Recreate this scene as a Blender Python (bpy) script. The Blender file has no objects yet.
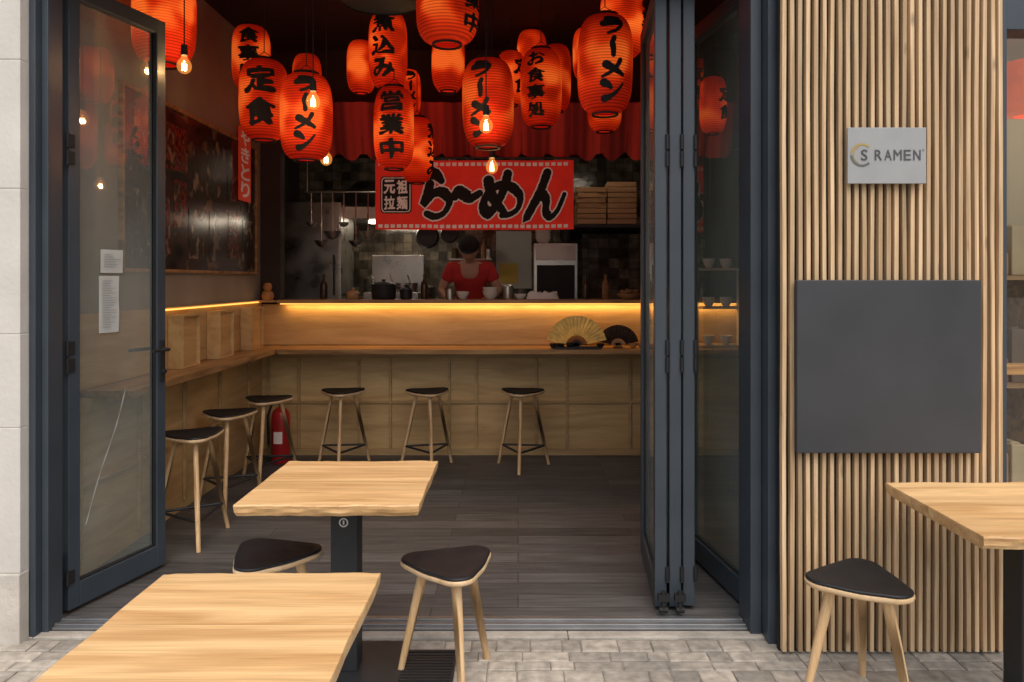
import bpy, bmesh, math, random
from mathutils import Vector, Matrix, noise as mnoise
random.seed(7)
D=bpy.data; C=bpy.context; S=C.scene
S.view_settings.view_transform='Standard'; S.view_settings.look='None'; S.view_settings.exposure=0
rad=math.radians
# ------------------------------------------------------------------ materials
def nt(name):
    m=D.materials.new(name); m.use_nodes=True; t=m.node_tree
    return m,t,t.nodes['Principled BSDF']
def N(t,k,**kw):
    n=t.nodes.new(k)
    for a,b in kw.items(): setattr(n,a,b)
    return n
def mat(name,col,rough=.5,metal=0,var=.15,scale=6,bump=0,emis=None,es=0,bscale=None,coat=0,detail=4,rvar=0.0,spec=None):
    m,t,b=nt(name); L=t.links
    tc=N(t,'ShaderNodeTexCoord'); no=N(t,'ShaderNodeTexNoise'); no.inputs['Scale'].default_value=scale; no.inputs['Detail'].default_value=detail
    L.new(tc.outputs['Object'],no.inputs['Vector'])
    mr=N(t,'ShaderNodeMapRange'); mr.inputs[1].default_value=.3; mr.inputs[2].default_value=.7; mr.inputs[3].default_value=1-var; mr.inputs[4].default_value=1+var
    L.new(no.outputs['Fac'],mr.inputs[0])
    vm=N(t,'ShaderNodeVectorMath',operation='SCALE'); vm.inputs[0].default_value=col
    L.new(mr.outputs[0],vm.inputs['Scale']); L.new(vm.outputs[0],b.inputs['Base Color'])
    b.inputs['Roughness'].default_value=rough; b.inputs['Metallic'].default_value=metal
    if spec is not None: b.inputs['Specular IOR Level'].default_value=spec
    if rvar:
        r2=N(t,'ShaderNodeMapRange'); r2.inputs[1].default_value=.3; r2.inputs[2].default_value=.7; r2.inputs[3].default_value=rough-rvar; r2.inputs[4].default_value=rough+rvar
        L.new(no.outputs['Fac'],r2.inputs[0]); L.new(r2.outputs[0],b.inputs['Roughness'])
    if coat: b.inputs['Coat Weight'].default_value=coat
    if emis: b.inputs['Emission Color'].default_value=(*emis,1); b.inputs['Emission Strength'].default_value=es
    if bump:
        n2=N(t,'ShaderNodeTexNoise'); n2.inputs['Scale'].default_value=bscale or scale*6; n2.inputs['Detail'].default_value=4
        L.new(tc.outputs['Object'],n2.inputs['Vector'])
        bp=N(t,'ShaderNodeBump'); bp.inputs['Strength'].default_value=bump; bp.inputs['Distance'].default_value=.01
        L.new(n2.outputs['Fac'],bp.inputs['Height']); L.new(bp.outputs[0],b.inputs['Normal'])
    return m
def wood(name,c1,c2,axis=0,across=1,bw=0,rough=.5,freq=12,fine=.12,seam=.55,bvar=.16,coat=0,knots=False,dist=1.2,fsc=14):
    m,t,b=nt(name); L=t.links
    tc=N(t,'ShaderNodeTexCoord'); oi=N(t,'ShaderNodeObjectInfo')
    add=N(t,'ShaderNodeVectorMath',operation='ADD'); L.new(tc.outputs['Object'],add.inputs[0])
    mu=N(t,'ShaderNodeMath',operation='MULTIPLY'); mu.inputs[1].default_value=7.3; L.new(oi.outputs['Random'],mu.inputs[0])
    cx=N(t,'ShaderNodeCombineXYZ'); 
    for i in range(3): L.new(mu.outputs[0],cx.inputs[i])
    L.new(cx.outputs[0],add.inputs[1])
    vec=add.outputs[0]; bright=None
    if bw:
        sp=N(t,'ShaderNodeSeparateXYZ'); L.new(tc.outputs['Object'],sp.inputs[0])
        dv=N(t,'ShaderNodeMath',operation='DIVIDE'); dv.inputs[1].default_value=bw; L.new(sp.outputs[across],dv.inputs[0])
        fl=N(t,'ShaderNodeMath',operation='FLOOR'); L.new(dv.outputs[0],fl.inputs[0])
        ad=N(t,'ShaderNodeMath',operation='ADD'); L.new(fl.outputs[0],ad.inputs[0]); L.new(mu.outputs[0],ad.inputs[1])
        wn=N(t,'ShaderNodeTexWhiteNoise',noise_dimensions='1D'); L.new(ad.outputs[0],wn.inputs['W'])
        sc=N(t,'ShaderNodeVectorMath',operation='SCALE'); sc.inputs['Scale'].default_value=9; L.new(wn.outputs['Color'],sc.inputs[0])
        a2=N(t,'ShaderNodeVectorMath',operation='ADD'); L.new(vec,a2.inputs[0]); L.new(sc.outputs[0],a2.inputs[1]); vec=a2.outputs[0]
        mr=N(t,'ShaderNodeMapRange'); mr.inputs[3].default_value=1-bvar; mr.inputs[4].default_value=1+bvar; L.new(wn.outputs['Value'],mr.inputs[0])
        fr=N(t,'ShaderNodeMath',operation='FRACT'); L.new(dv.outputs[0],fr.inputs[0])
        gt=N(t,'ShaderNodeMath',operation='GREATER_THAN'); gt.inputs[1].default_value=.0015/bw; L.new(fr.outputs[0],gt.inputs[0])
        m2=N(t,'ShaderNodeMapRange'); m2.inputs[3].default_value=seam; m2.inputs[4].default_value=1; L.new(gt.outputs[0],m2.inputs[0])
        mm=N(t,'ShaderNodeMath',operation='MULTIPLY'); L.new(mr.outputs[0],mm.inputs[0]); L.new(m2.outputs[0],mm.inputs[1]); bright=mm.outputs[0]
    def mapped(al,ac):
        mp=N(t,'ShaderNodeMapping'); s=[ac,ac,ac]; s[axis]=al; mp.inputs['Scale'].default_value=s; L.new(vec,mp.inputs['Vector']); return mp.outputs[0]
    n1=N(t,'ShaderNodeTexNoise'); n1.inputs['Scale'].default_value=1; n1.inputs['Detail'].default_value=5; n1.inputs['Distortion'].default_value=dist; L.new(mapped(1.3,freq),n1.inputs['Vector'])
    rp=N(t,'ShaderNodeValToRGB'); rp.color_ramp.elements[0].color=(*c1,1); rp.color_ramp.elements[1].color=(*c2,1); rp.color_ramp.elements[0].position=.32; rp.color_ramp.elements[1].position=.64
    L.new(n1.outputs['Fac'],rp.inputs[0])
    n2=N(t,'ShaderNodeTexNoise'); n2.inputs['Scale'].default_value=1; n2.inputs['Detail'].default_value=2; L.new(mapped(5,freq*fsc),n2.inputs['Vector'])
    m3=N(t,'ShaderNodeMapRange'); m3.inputs[1].default_value=.3; m3.inputs[2].default_value=.7; m3.inputs[3].default_value=1-fine; m3.inputs[4].default_value=1+fine; L.new(n2.outputs['Fac'],m3.inputs[0])
    v1=N(t,'ShaderNodeVectorMath',operation='SCALE'); L.new(rp.outputs[0],v1.inputs[0]); L.new(m3.outputs[0],v1.inputs['Scale']); out=v1.outputs[0]
    if bright:
        v2=N(t,'ShaderNodeVectorMath',operation='SCALE'); L.new(out,v2.inputs[0]); L.new(bright,v2.inputs['Scale']); out=v2.outputs[0]
    if knots:
        vo=N(t,'ShaderNodeTexVoronoi'); vo.inputs['Scale'].default_value=1; 
        mp=N(t,'ShaderNodeMapping'); s=[9,9,9]; s[axis]=3.2; mp.inputs['Scale'].default_value=s; L.new(vec,mp.inputs['Vector']); L.new(mp.outputs[0],vo.inputs['Vector'])
        mk=N(t,'ShaderNodeMapRange'); mk.inputs[1].default_value=.03; mk.inputs[2].default_value=.13; mk.inputs[3].default_value=.4; mk.inputs[4].default_value=1; L.new(vo.outputs['Distance'],mk.inputs[0])
        v3=N(t,'ShaderNodeVectorMath',operation='SCALE'); L.new(out,v3.inputs[0]); L.new(mk.outputs[0],v3.inputs['Scale']); out=v3.outputs[0]
    L.new(out,b.inputs['Base Color']); b.inputs['Roughness'].default_value=rough
    bp=N(t,'ShaderNodeBump'); bp.inputs['Strength'].default_value=.2; bp.inputs['Distance'].default_value=.003; L.new(n2.outputs['Fac'],bp.inputs['Height']); L.new(bp.outputs[0],b.inputs['Normal'])
    if coat: b.inputs['Coat Weight'].default_value=coat; b.inputs['Coat Roughness'].default_value=.3
    return m
def brickmat(name,c1,c2,mortar,bw,bh,ms,rough=.5,plane='XY',bump=.4,offset=.5,noise=.25,metal=0):
    m,t,b=nt(name); L=t.links
    tc=N(t,'ShaderNodeTexCoord'); vec=tc.outputs['Object']
    if plane!='XY':
        sp=N(t,'ShaderNodeSeparateXYZ'); cx=N(t,'ShaderNodeCombineXYZ'); L.new(vec,sp.inputs[0])
        i,j={'XZ':(0,2),'YZ':(1,2)}[plane]; L.new(sp.outputs[i],cx.inputs[0]); L.new(sp.outputs[j],cx.inputs[1]); vec=cx.outputs[0]
    br=N(t,'ShaderNodeTexBrick'); br.offset=offset; br.inputs['Scale'].default_value=1
    br.inputs['Color1'].default_value=(*c1,1); br.inputs['Color2'].default_value=(*c2,1); br.inputs['Mortar'].default_value=(*mortar,1)
    br.inputs['Brick Width'].default_value=bw; br.inputs['Row Height'].default_value=bh; br.inputs['Mortar Size'].default_value=ms; br.inputs['Mortar Smooth'].default_value=.2
    L.new(vec,br.inputs['Vector'])
    no=N(t,'ShaderNodeTexNoise'); no.inputs['Scale'].default_value=1; no.inputs['Detail'].default_value=5
    mp=N(t,'ShaderNodeMapping'); mp.inputs['Scale'].default_value=(3,40,3) if plane=='XY' else (9,9,9); L.new(tc.outputs['Object'],mp.inputs['Vector']); L.new(mp.outputs[0],no.inputs['Vector'])
    mr=N(t,'ShaderNodeMapRange'); mr.inputs[1].default_value=.3; mr.inputs[2].default_value=.7; mr.inputs[3].default_value=1-noise; mr.inputs[4].default_value=1+noise; L.new(no.outputs['Fac'],mr.inputs[0])
    v=N(t,'ShaderNodeVectorMath',operation='SCALE'); L.new(br.outputs['Color'],v.inputs[0]); L.new(mr.outputs[0],v.inputs['Scale']); L.new(v.outputs[0],b.inputs['Base Color'])
    b.inputs['Roughness'].default_value=rough; b.inputs['Metallic'].default_value=metal
    sub=N(t,'ShaderNodeMath',operation='SUBTRACT'); L.new(no.outputs['Fac'],sub.inputs[0]); L.new(br.outputs['Fac'],sub.inputs[1])
    bp=N(t,'ShaderNodeBump'); bp.inputs['Strength'].default_value=bump; bp.inputs['Distance'].default_value=.004; L.new(sub.outputs[0],bp.inputs['Height']); L.new(bp.outputs[0],b.inputs['Normal'])
    return m
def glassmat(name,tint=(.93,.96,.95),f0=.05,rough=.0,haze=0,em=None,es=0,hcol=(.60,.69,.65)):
    """thin sheet of glass: Schlick reflectance that is the same from both sides, plus a pale film painted in for dust and street reflections"""
    m,t,b=nt(name); L=t.links; t.nodes.remove(b)
    tr=N(t,'ShaderNodeBsdfTransparent'); tr.inputs[0].default_value=(*tint,1)
    gl=N(t,'ShaderNodeBsdfGlossy'); gl.inputs['Roughness'].default_value=rough
    ge=N(t,'ShaderNodeNewGeometry'); dp=N(t,'ShaderNodeVectorMath',operation='DOT_PRODUCT'); L.new(ge.outputs['Normal'],dp.inputs[0]); L.new(ge.outputs['Incoming'],dp.inputs[1])
    ab=N(t,'ShaderNodeMath',operation='ABSOLUTE'); L.new(dp.outputs['Value'],ab.inputs[0])
    om=N(t,'ShaderNodeMath',operation='SUBTRACT'); om.inputs[0].default_value=1; L.new(ab.outputs[0],om.inputs[1])
    pw=N(t,'ShaderNodeMath',operation='POWER'); pw.inputs[1].default_value=4.5; L.new(om.outputs[0],pw.inputs[0])
    ma=N(t,'ShaderNodeMath',operation='MULTIPLY_ADD'); ma.inputs[1].default_value=1-f0; ma.inputs[2].default_value=f0; L.new(pw.outputs[0],ma.inputs[0])
    mx=N(t,'ShaderNodeMixShader'); L.new(ma.outputs[0],mx.inputs[0]); L.new(tr.outputs[0],mx.inputs[1]); L.new(gl.outputs[0],mx.inputs[2]); out=mx.outputs[0]
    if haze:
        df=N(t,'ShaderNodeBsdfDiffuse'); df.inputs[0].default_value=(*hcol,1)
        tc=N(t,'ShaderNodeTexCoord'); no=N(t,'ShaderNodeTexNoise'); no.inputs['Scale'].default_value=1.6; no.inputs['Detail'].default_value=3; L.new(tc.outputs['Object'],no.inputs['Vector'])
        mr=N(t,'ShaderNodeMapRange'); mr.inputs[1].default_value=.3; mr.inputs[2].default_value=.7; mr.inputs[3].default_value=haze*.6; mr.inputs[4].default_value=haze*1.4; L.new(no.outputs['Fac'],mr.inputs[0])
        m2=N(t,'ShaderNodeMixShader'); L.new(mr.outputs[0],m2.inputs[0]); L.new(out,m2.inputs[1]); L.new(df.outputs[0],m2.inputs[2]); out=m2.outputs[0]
    if em:
        e=N(t,'ShaderNodeEmission'); e.inputs[0].default_value=(*em,1); e.inputs[1].default_value=es
        ad=N(t,'ShaderNodeAddShader'); L.new(out,ad.inputs[0]); L.new(e.outputs[0],ad.inputs[1]); out=ad.outputs[0]
    L.new(out,t.nodes['Material Output'].inputs[0])
    return m

M={}
M['oak']=wood('oak_table',(.56,.315,.125),(.80,.525,.25),0,1,bw=.118,rough=.45,freq=15,fine=.12,coat=.1,seam=.74,bvar=.10,dist=1.0,fsc=12)
M['leg']=wood('ash_leg',(.60,.38,.18),(.76,.53,.29),2,0,rough=.45,freq=30,fine=.06)
M['rim']=wood('ply_rim',(.62,.42,.22),(.78,.57,.34),0,1,rough=.45,freq=30,fine=.06)
M['slat']=wood('larch_slat',(.42,.275,.145),(.68,.49,.29),2,0,bw=.0322,rough=.7,freq=26,fine=.14,seam=1,bvar=.22,knots=True)
M['ply']=wood('ply_panel',(.48,.30,.12),(.62,.42,.19),0,2,rough=.5,freq=9,fine=.07)
M['plyv']=wood('ply_panel_side',(.48,.30,.12),(.62,.42,.19),1,2,rough=.5,freq=9,fine=.07)
M['batten']=wood('ply_batten',(.38,.24,.10),(.52,.35,.16),0,2,rough=.5,freq=9,fine=.07)
M['counter']=wood('counter_wood',(.20,.10,.04),(.50,.29,.12),0,1,rough=.38,freq=12,fine=.12)
M['countery']=wood('counter_wood_side',(.20,.10,.04),(.50,.29,.12),1,0,rough=.38,freq=12,fine=.12)
M['seat']=mat('black_leather',(.012,.013,.016),rough=.46,var=.2,scale=20,bump=.12,bscale=220,spec=.4)
M['black']=mat('black_steel',(.02,.022,.025),rough=.45,var=.15,scale=12,bump=.05)
M['frame']=mat('anthracite_aluminium',(.044,.058,.073),rough=.42,var=.12,scale=3,rvar=.06)
M['rubber']=mat('rubber',(.01,.01,.011),rough=.7)
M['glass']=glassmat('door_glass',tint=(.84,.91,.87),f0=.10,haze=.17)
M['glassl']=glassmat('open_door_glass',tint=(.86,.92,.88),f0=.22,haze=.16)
M['glass2']=glassmat('window_glass',f0=.08,haze=.03)
M['bulbglass']=glassmat('bulb_glass',tint=(1,.86,.62),f0=.05,em=(1,.38,.08),es=.30)
M['board']=mat('slate_board',(.040,.043,.048),rough=.62,var=.18,scale=3,rvar=.08,detail=8)
M['plate']=mat('brushed_plate',(.34,.35,.35),rough=.5,var=.06,scale=6)
M['plategrey']=mat('plate_grey',(.075,.08,.085),rough=.6)
M['platelime']=mat('plate_grey_green',(.12,.13,.12),rough=.6)
M['gold']=mat('plate_gold',(.42,.30,.08),rough=.5)
M['stone']=mat('limestone',(.66,.635,.58),rough=.85,var=.10,scale=2.2,bump=.22,bscale=34,detail=8)
M['stonedark']=mat('limestone_plinth',(.54,.51,.45),rough=.9,var=.20,scale=4,bump=.4,bscale=40,detail=8)
M['sand']=mat('joint_sand',(.27,.25,.215),rough=.95,var=.3,scale=20,bump=.5,bscale=120)
M['plaster']=mat('warm_grey_plaster',(.29,.265,.22),rough=.85,var=.16,scale=2.0,bump=.15,bscale=30,detail=7)
M['dark']=mat('dark_wall',(.040,.026,.022),rough=.8,var=.2,scale=2)
M['ceil']=mat('near_black_ceiling',(.022,.010,.009),rough=.85,var=.25,scale=2)
M['floor']=brickmat('grey_plank_floor',(.060,.059,.060),(.120,.117,.116),(.028,.028,.028),1.1,.14,.0025,rough=.5,bump=.25,offset=.37,noise=.35)
M['tile']=brickmat('glossy_dark_tile',(.035,.030,.024),(.17,.145,.11),(.07,.06,.05),.105,.105,.004,rough=.12,plane='XZ',bump=.8,offset=0,noise=.6)
M['steel']=mat('stainless_steel',(.58,.57,.55),rough=.32,metal=1,var=.15,scale=5,rvar=.08)
M['white']=mat('white_ceramic',(.70,.69,.65),rough=.25,var=.04)
M['paper']=mat('white_paper',(.48,.50,.48),rough=.8,var=.05)
M['ink']=mat('black_ink',(.006,.005,.005),rough=.8,var=.1)
M['red']=mat('red_cloth',(.66,.030,.018),rough=.8,var=.14,scale=5,bump=.1,bscale=200,emis=(.8,.03,.015),es=.16)  # faint emission brightens the banner cloth, which is no lamp
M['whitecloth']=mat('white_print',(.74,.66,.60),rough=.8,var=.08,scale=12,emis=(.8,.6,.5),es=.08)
M['redprint']=mat('red_print',(.55,.03,.02),rough=.7)
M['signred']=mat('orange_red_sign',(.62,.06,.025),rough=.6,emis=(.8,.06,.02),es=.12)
M['extred']=mat('extinguisher_red',(.45,.02,.02),rough=.3)
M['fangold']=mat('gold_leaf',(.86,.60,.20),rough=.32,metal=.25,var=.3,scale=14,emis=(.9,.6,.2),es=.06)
M['fandark']=mat('dark_fan',(.06,.04,.03),rough=.6,var=.3,scale=20)
M['tray']=wood('tray_wood',(.34,.19,.09),(.50,.31,.15),0,2,rough=.6)
M['brown']=mat('brown_food',(.25,.12,.05),rough=.7,var=.4,scale=30,bump=.4)
M['yellow']=mat('yellow_notice',(.60,.44,.10),rough=.7,var=.06)
M['skin']=mat('skin',(.50,.29,.20),rough=.5,var=.06,scale=20)
M['hair']=mat('black_hair',(.012,.01,.01),rough=.5,var=.2,scale=60,bump=.3,bscale=150)
M['cap']=mat('black_cap_cloth',(.016,.016,.02),rough=.85,var=.2,scale=30)
M['shirt']=mat('red_shirt',(.50,.03,.028),rough=.85,var=.12,scale=10,bump=.2,bscale=30)
M['pants']=mat('dark_trousers',(.03,.03,.035),rough=.85)
M['eye']=mat('eye_white',(.7,.7,.68),rough=.3); M['iris']=mat('iris_dark',(.02,.012,.01),rough=.2); M['lip']=mat('lips',(.38,.14,.11),rough=.5)
M['led']=mat('warm_led',(.9,.55,.15),emis=(1,.50,.10),es=1.7)
M['tube']=mat('fill_tube',(.9,.85,.75),emis=(1,.84,.64),es=17)
M['filament']=mat('glowing_filament',(.9,.6,.3),emis=(1,.60,.25),es=11)
M['warmlamp']=mat('red_orange_lamp_shade',(.7,.16,.05),emis=(1,.16,.03),es=.35,var=.3)
M['concrete']=mat('threshold_stone',(.40,.37,.32),rough=.88,var=.30,scale=7,bump=.5,bscale=60,detail=9)
M['asphalt']=brickmat('street_paving',(.26,.24,.21),(.34,.31,.27),(.16,.145,.125),.3,.16,.008,rough=.85,bump=.5)
M['alu']=mat('bare_aluminium',(.33,.34,.35),rough=.4,metal=.8,var=.15)
M['cream']=mat('cream_wall',(.52,.44,.30),rough=.8,var=.08,scale=2)
M['goods_red']=mat('packet_dark_red',(.26,.06,.03),rough=.5,var=.12); M['goods_white']=mat('packet_tan',(.50,.38,.22),rough=.5,var=.12); M['goods_orange']=mat('packet_orange',(.45,.20,.06),rough=.5,var=.12); M['goods_green']=mat('packet_brown',(.14,.085,.05),rough=.5,var=.12)
M['bottle']=mat('dark_bottle',(.05,.03,.015),rough=.15); 

def lanternmat():
    m,t,b=nt('lantern_paper'); L=t.links
    tc=N(t,'ShaderNodeTexCoord'); sp=N(t,'ShaderNodeSeparateXYZ'); L.new(tc.outputs['Object'],sp.inputs[0])
    oi=N(t,'ShaderNodeObjectInfo')
    w=N(t,'ShaderNodeMath',operation='MULTIPLY'); w.inputs[1].default_value=2*math.pi/.0155; L.new(sp.outputs[2],w.inputs[0])
    si=N(t,'ShaderNodeMath',operation='SINE'); L.new(w.outputs[0],si.inputs[0])
    mr=N(t,'ShaderNodeMapRange'); mr.inputs[1].default_value=-1; mr.inputs[2].default_value=1; mr.inputs[3].default_value=.55; mr.inputs[4].default_value=1.10; L.new(si.outputs[0],mr.inputs[0])
    ab=N(t,'ShaderNodeMath',operation='ABSOLUTE'); L.new(sp.outputs[2],ab.inputs[0])
    g=N(t,'ShaderNodeMapRange'); g.interpolation_type='SMOOTHSTEP'; g.inputs[1].default_value=.0; g.inputs[2].default_value=.25; g.inputs[3].default_value=1.0; g.inputs[4].default_value=.0; L.new(ab.outputs[0],g.inputs[0])
    ad=N(t,'ShaderNodeVectorMath',operation='ADD'); L.new(tc.outputs['Object'],ad.inputs[0]); 
    cx=N(t,'ShaderNodeCombineXYZ'); mu=N(t,'ShaderNodeMath',operation='MULTIPLY'); mu.inputs[1].default_value=31; L.new(oi.outputs['Random'],mu.inputs[0]); L.new(mu.outputs[0],cx.inputs[0]); L.new(cx.outputs[0],ad.inputs[1])
    no=N(t,'ShaderNodeTexNoise'); no.inputs['Scale'].default_value=5.0; no.inputs['Detail'].default_value=1; L.new(ad.outputs[0],no.inputs['Vector'])
    nr=N(t,'ShaderNodeMapRange'); nr.interpolation_type='SMOOTHSTEP'; nr.inputs[1].default_value=.34; nr.inputs[2].default_value=.64; nr.inputs[3].default_value=.12; nr.inputs[4].default_value=1.15; L.new(no.outputs['Fac'],nr.inputs[0])
    heat=N(t,'ShaderNodeMath',operation='MULTIPLY'); L.new(g.outputs[0],heat.inputs[0]); L.new(nr.outputs[0],heat.inputs[1])
    rp=N(t,'ShaderNodeValToRGB'); e=rp.color_ramp.elements; e[0].position=0; e[0].color=(.17,.003,.0005,1); e[1].position=1; e[1].color=(1.0,.15,.018,1); x=e.new(.45); x.color=(.62,.032,.003,1)
    L.new(heat.outputs[0],rp.inputs[0])
    orr=N(t,'ShaderNodeMapRange'); orr.inputs[3].default_value=.55; orr.inputs[4].default_value=1.1; L.new(oi.outputs['Random'],orr.inputs[0])
    mm=N(t,'ShaderNodeMath',operation='MULTIPLY'); L.new(mr.outputs[0],mm.inputs[0]); L.new(orr.outputs[0],mm.inputs[1])
    L.new(mm.outputs[0],b.inputs['Emission Strength']); L.new(rp.outputs[0],b.inputs['Emission Color'])
    v=N(t,'ShaderNodeVectorMath',operation='SCALE'); v.inputs[0].default_value=(.56,.025,.006); L.new(mr.outputs[0],v.inputs['Scale']); L.new(v.outputs[0],b.inputs['Base Color'])
    b.inputs['Roughness'].default_value=.65; b.inputs['Specular IOR Level'].default_value=.10
    return m
M['lantern']=lanternmat()
def picturemat(name,pal,sc=(1,2.2,3),ns=1.6,seed=0):
    m,t,b=nt(name); L=t.links
    tc=N(t,'ShaderNodeTexCoord'); mp=N(t,'ShaderNodeMapping'); mp.inputs['Scale'].default_value=sc; mp.inputs['Location'].default_value=(seed,seed*2,seed*3); L.new(tc.outputs['Object'],mp.inputs[0])
    n=N(t,'ShaderNodeTexNoise'); n.inputs['Scale'].default_value=ns; n.inputs['Detail'].default_value=4; n.inputs['Distortion'].default_value=.4; L.new(mp.outputs[0],n.inputs['Vector'])
    vo=N(t,'ShaderNodeTexVoronoi'); vo.inputs['Scale'].default_value=ns*1.6; L.new(mp.outputs[0],vo.inputs['Vector'])
    mx=N(t,'ShaderNodeMix'); mx.inputs[0].default_value=.35; L.new(n.outputs['Fac'],mx.inputs[2]); L.new(vo.outputs['Distance'],mx.inputs[3])
    r=N(t,'ShaderNodeValToRGB'); e=r.color_ramp.elements; e[0].position=.34; e[0].color=(*pal[0],1); e[1].position=.64; e[1].color=(*pal[-1],1)
    for i,c in enumerate(pal[1:-1]):
        x=e.new(.34+.30*(i+1)/(len(pal)-1)); x.color=(*c,1)
    L.new(mx.outputs[0],r.inputs[0]); L.new(r.outputs[0],b.inputs['Base Color']); b.inputs['Roughness'].default_value=.18; return m
M['picture']=picturemat('collage_picture',[(.008,.008,.008),(.03,.022,.018),(.07,.03,.02),(.03,.024,.02),(.16,.11,.07)])
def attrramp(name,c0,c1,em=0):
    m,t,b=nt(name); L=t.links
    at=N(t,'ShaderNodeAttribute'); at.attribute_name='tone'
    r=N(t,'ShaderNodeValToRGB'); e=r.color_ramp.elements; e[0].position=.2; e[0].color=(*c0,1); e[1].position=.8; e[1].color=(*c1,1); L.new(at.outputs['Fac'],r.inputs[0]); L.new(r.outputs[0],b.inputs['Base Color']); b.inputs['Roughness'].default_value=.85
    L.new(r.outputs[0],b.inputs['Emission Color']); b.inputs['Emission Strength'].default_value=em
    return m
M['cloth']=attrramp('pleated_red_cloth',(.14,.010,.008),(.42,.032,.020),.08)  # slight glow mixed into the drape colour to lift its red
def settmat():
    m,t,b=nt('granite_setts'); L=t.links
    at=N(t,'ShaderNodeAttribute'); at.attribute_name='tone'
    r=N(t,'ShaderNodeValToRGB'); e=r.color_ramp.elements; e[0].color=(.30,.275,.235,1); e[1].color=(.50,.45,.375,1); x=e.new(.5); x.color=(.40,.365,.31,1); L.new(at.outputs['Fac'],r.inputs[0])
    tc=N(t,'ShaderNodeTexCoord'); n=N(t,'ShaderNodeTexNoise'); n.inputs['Scale'].default_value=22; n.inputs['Detail'].default_value=9; L.new(tc.outputs['Object'],n.inputs['Vector'])
    mr=N(t,'ShaderNodeMapRange'); mr.inputs[1].default_value=.3; mr.inputs[2].default_value=.7; mr.inputs[3].default_value=.66; mr.inputs[4].default_value=1.22; L.new(n.outputs['Fac'],mr.inputs[0])
    n3=N(t,'ShaderNodeTexNoise'); n3.inputs['Scale'].default_value=2.2; n3.inputs['Detail'].default_value=4; L.new(tc.outputs['Object'],n3.inputs['Vector'])
    m3=N(t,'ShaderNodeMapRange'); m3.inputs[1].default_value=.35; m3.inputs[2].default_value=.65; m3.inputs[3].default_value=.78; m3.inputs[4].default_value=1.12; L.new(n3.outputs['Fac'],m3.inputs[0])
    mm=N(t,'ShaderNodeMath',operation='MULTIPLY'); L.new(mr.outputs[0],mm.inputs[0]); L.new(m3.outputs[0],mm.inputs[1])
    v=N(t,'ShaderNodeVectorMath',operation='SCALE'); L.new(r.outputs[0],v.inputs[0]); L.new(mm.outputs[0],v.inputs['Scale']); L.new(v.outputs[0],b.inputs['Base Color']); b.inputs['Roughness'].default_value=.82
    bp=N(t,'ShaderNodeBump'); bp.inputs['Strength'].default_value=.6; bp.inputs['Distance'].default_value=.005; L.new(n.outputs['Fac'],bp.inputs['Height']); L.new(bp.outputs[0],b.inputs['Normal'])
    return m
M['sett']=settmat()

# ------------------------------------------------------------------ geometry helpers
def box(bm,c,s,rz=0,rx=0,ry=0):
    mt=Matrix.Translation(c)@Matrix.Rotation(rz,4,'Z')@Matrix.Rotation(ry,4,'Y')@Matrix.Rotation(rx,4,'X')@Matrix.Diagonal((s[0],s[1],s[2],1))
    return bmesh.ops.create_cube(bm,size=1,matrix=mt)['verts']
def bx(bm,x0,x1,y0,y1,z0,z1): return box(bm,((x0+x1)/2,(y0+y1)/2,(z0+z1)/2),(x1-x0,y1-y0,z1-z0))
def cyl(bm,p0,p1,r0,r1=None,seg=16,caps=True):
    r1=r0 if r1 is None else r1; p0=Vector(p0); p1=Vector(p1); d=p1-p0
    q=d.to_track_quat('Z','Y').to_matrix().to_4x4()
    return bmesh.ops.create_cone(bm,cap_ends=caps,segments=seg,radius1=r0,radius2=r1,depth=d.length,matrix=Matrix.Translation((p0+p1)/2)@q)['verts']
def lathe(bm,prof,seg=32,c=(0,0,0)):
    rings=[]
    for r,z in prof:
        rings.append([bm.verts.new((c[0]+r*math.cos(2*math.pi*i/seg),c[1]+r*math.sin(2*math.pi*i/seg),c[2]+z)) for i in range(seg)])
    for a,b in zip(rings,rings[1:]):
        for i in range(seg): bm.faces.new((a[i],a[(i+1)%seg],b[(i+1)%seg],b[i]))
def tube(bm,pts,r,seg=8):
    for a,b in zip(pts,pts[1:]): cyl(bm,a,b,r,seg=seg)
def sph(bm,c,s,u=20,v=14):
    return bmesh.ops.create_uvsphere(bm,u_segments=u,v_segments=v,radius=1,matrix=Matrix.Translation(c)@Matrix.Diagonal((s[0],s[1],s[2],1)))['verts']
def make(bm,name,m,parent=None,smooth=False,bevel=0,loc=None,label=None,recalc=True,angle=40):
    me=D.meshes.new(name)
    if recalc: bmesh.ops.recalc_face_normals(bm,faces=bm.faces[:])
    bm.to_mesh(me); bm.free()
    if smooth:
        for p in me.polygons: p.use_smooth=True
        try: me.set_sharp_from_angle(angle=rad(angle))
        except Exception: pass
    for mm in (m if isinstance(m,(list,tuple)) else [m]): me.materials.append(M[mm] if isinstance(mm,str) else mm)
    o=D.objects.new(name,me); S.collection.objects.link(o)
    if parent: o.parent=parent
    if loc: o.location=loc
    if bevel:
        b=o.modifiers.new('bevel','BEVEL'); b.width=bevel; b.segments=2; b.limit_method='ANGLE'; b.angle_limit=rad(40)
    if label: o['label']=label
    return o
def thing(name,label,cat,loc=(0,0,0),rz=0,group=None):
    e=D.objects.new(name,None); e.empty_display_size=.1; S.collection.objects.link(e); e.location=loc; e.rotation_euler=(0,0,rz)
    e['label']=label; e['category']=cat
    if group: e['group']=group
    return e
def copy_thing(root,loc,rz=0,label=None):
    n=root.copy(); S.collection.objects.link(n); n.location=loc; n.rotation_euler=(0,0,rz)
    if label: n['label']=label
    for ch in root.children:
        c=ch.copy(); c.parent=n; S.collection.objects.link(c)
    return n
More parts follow.
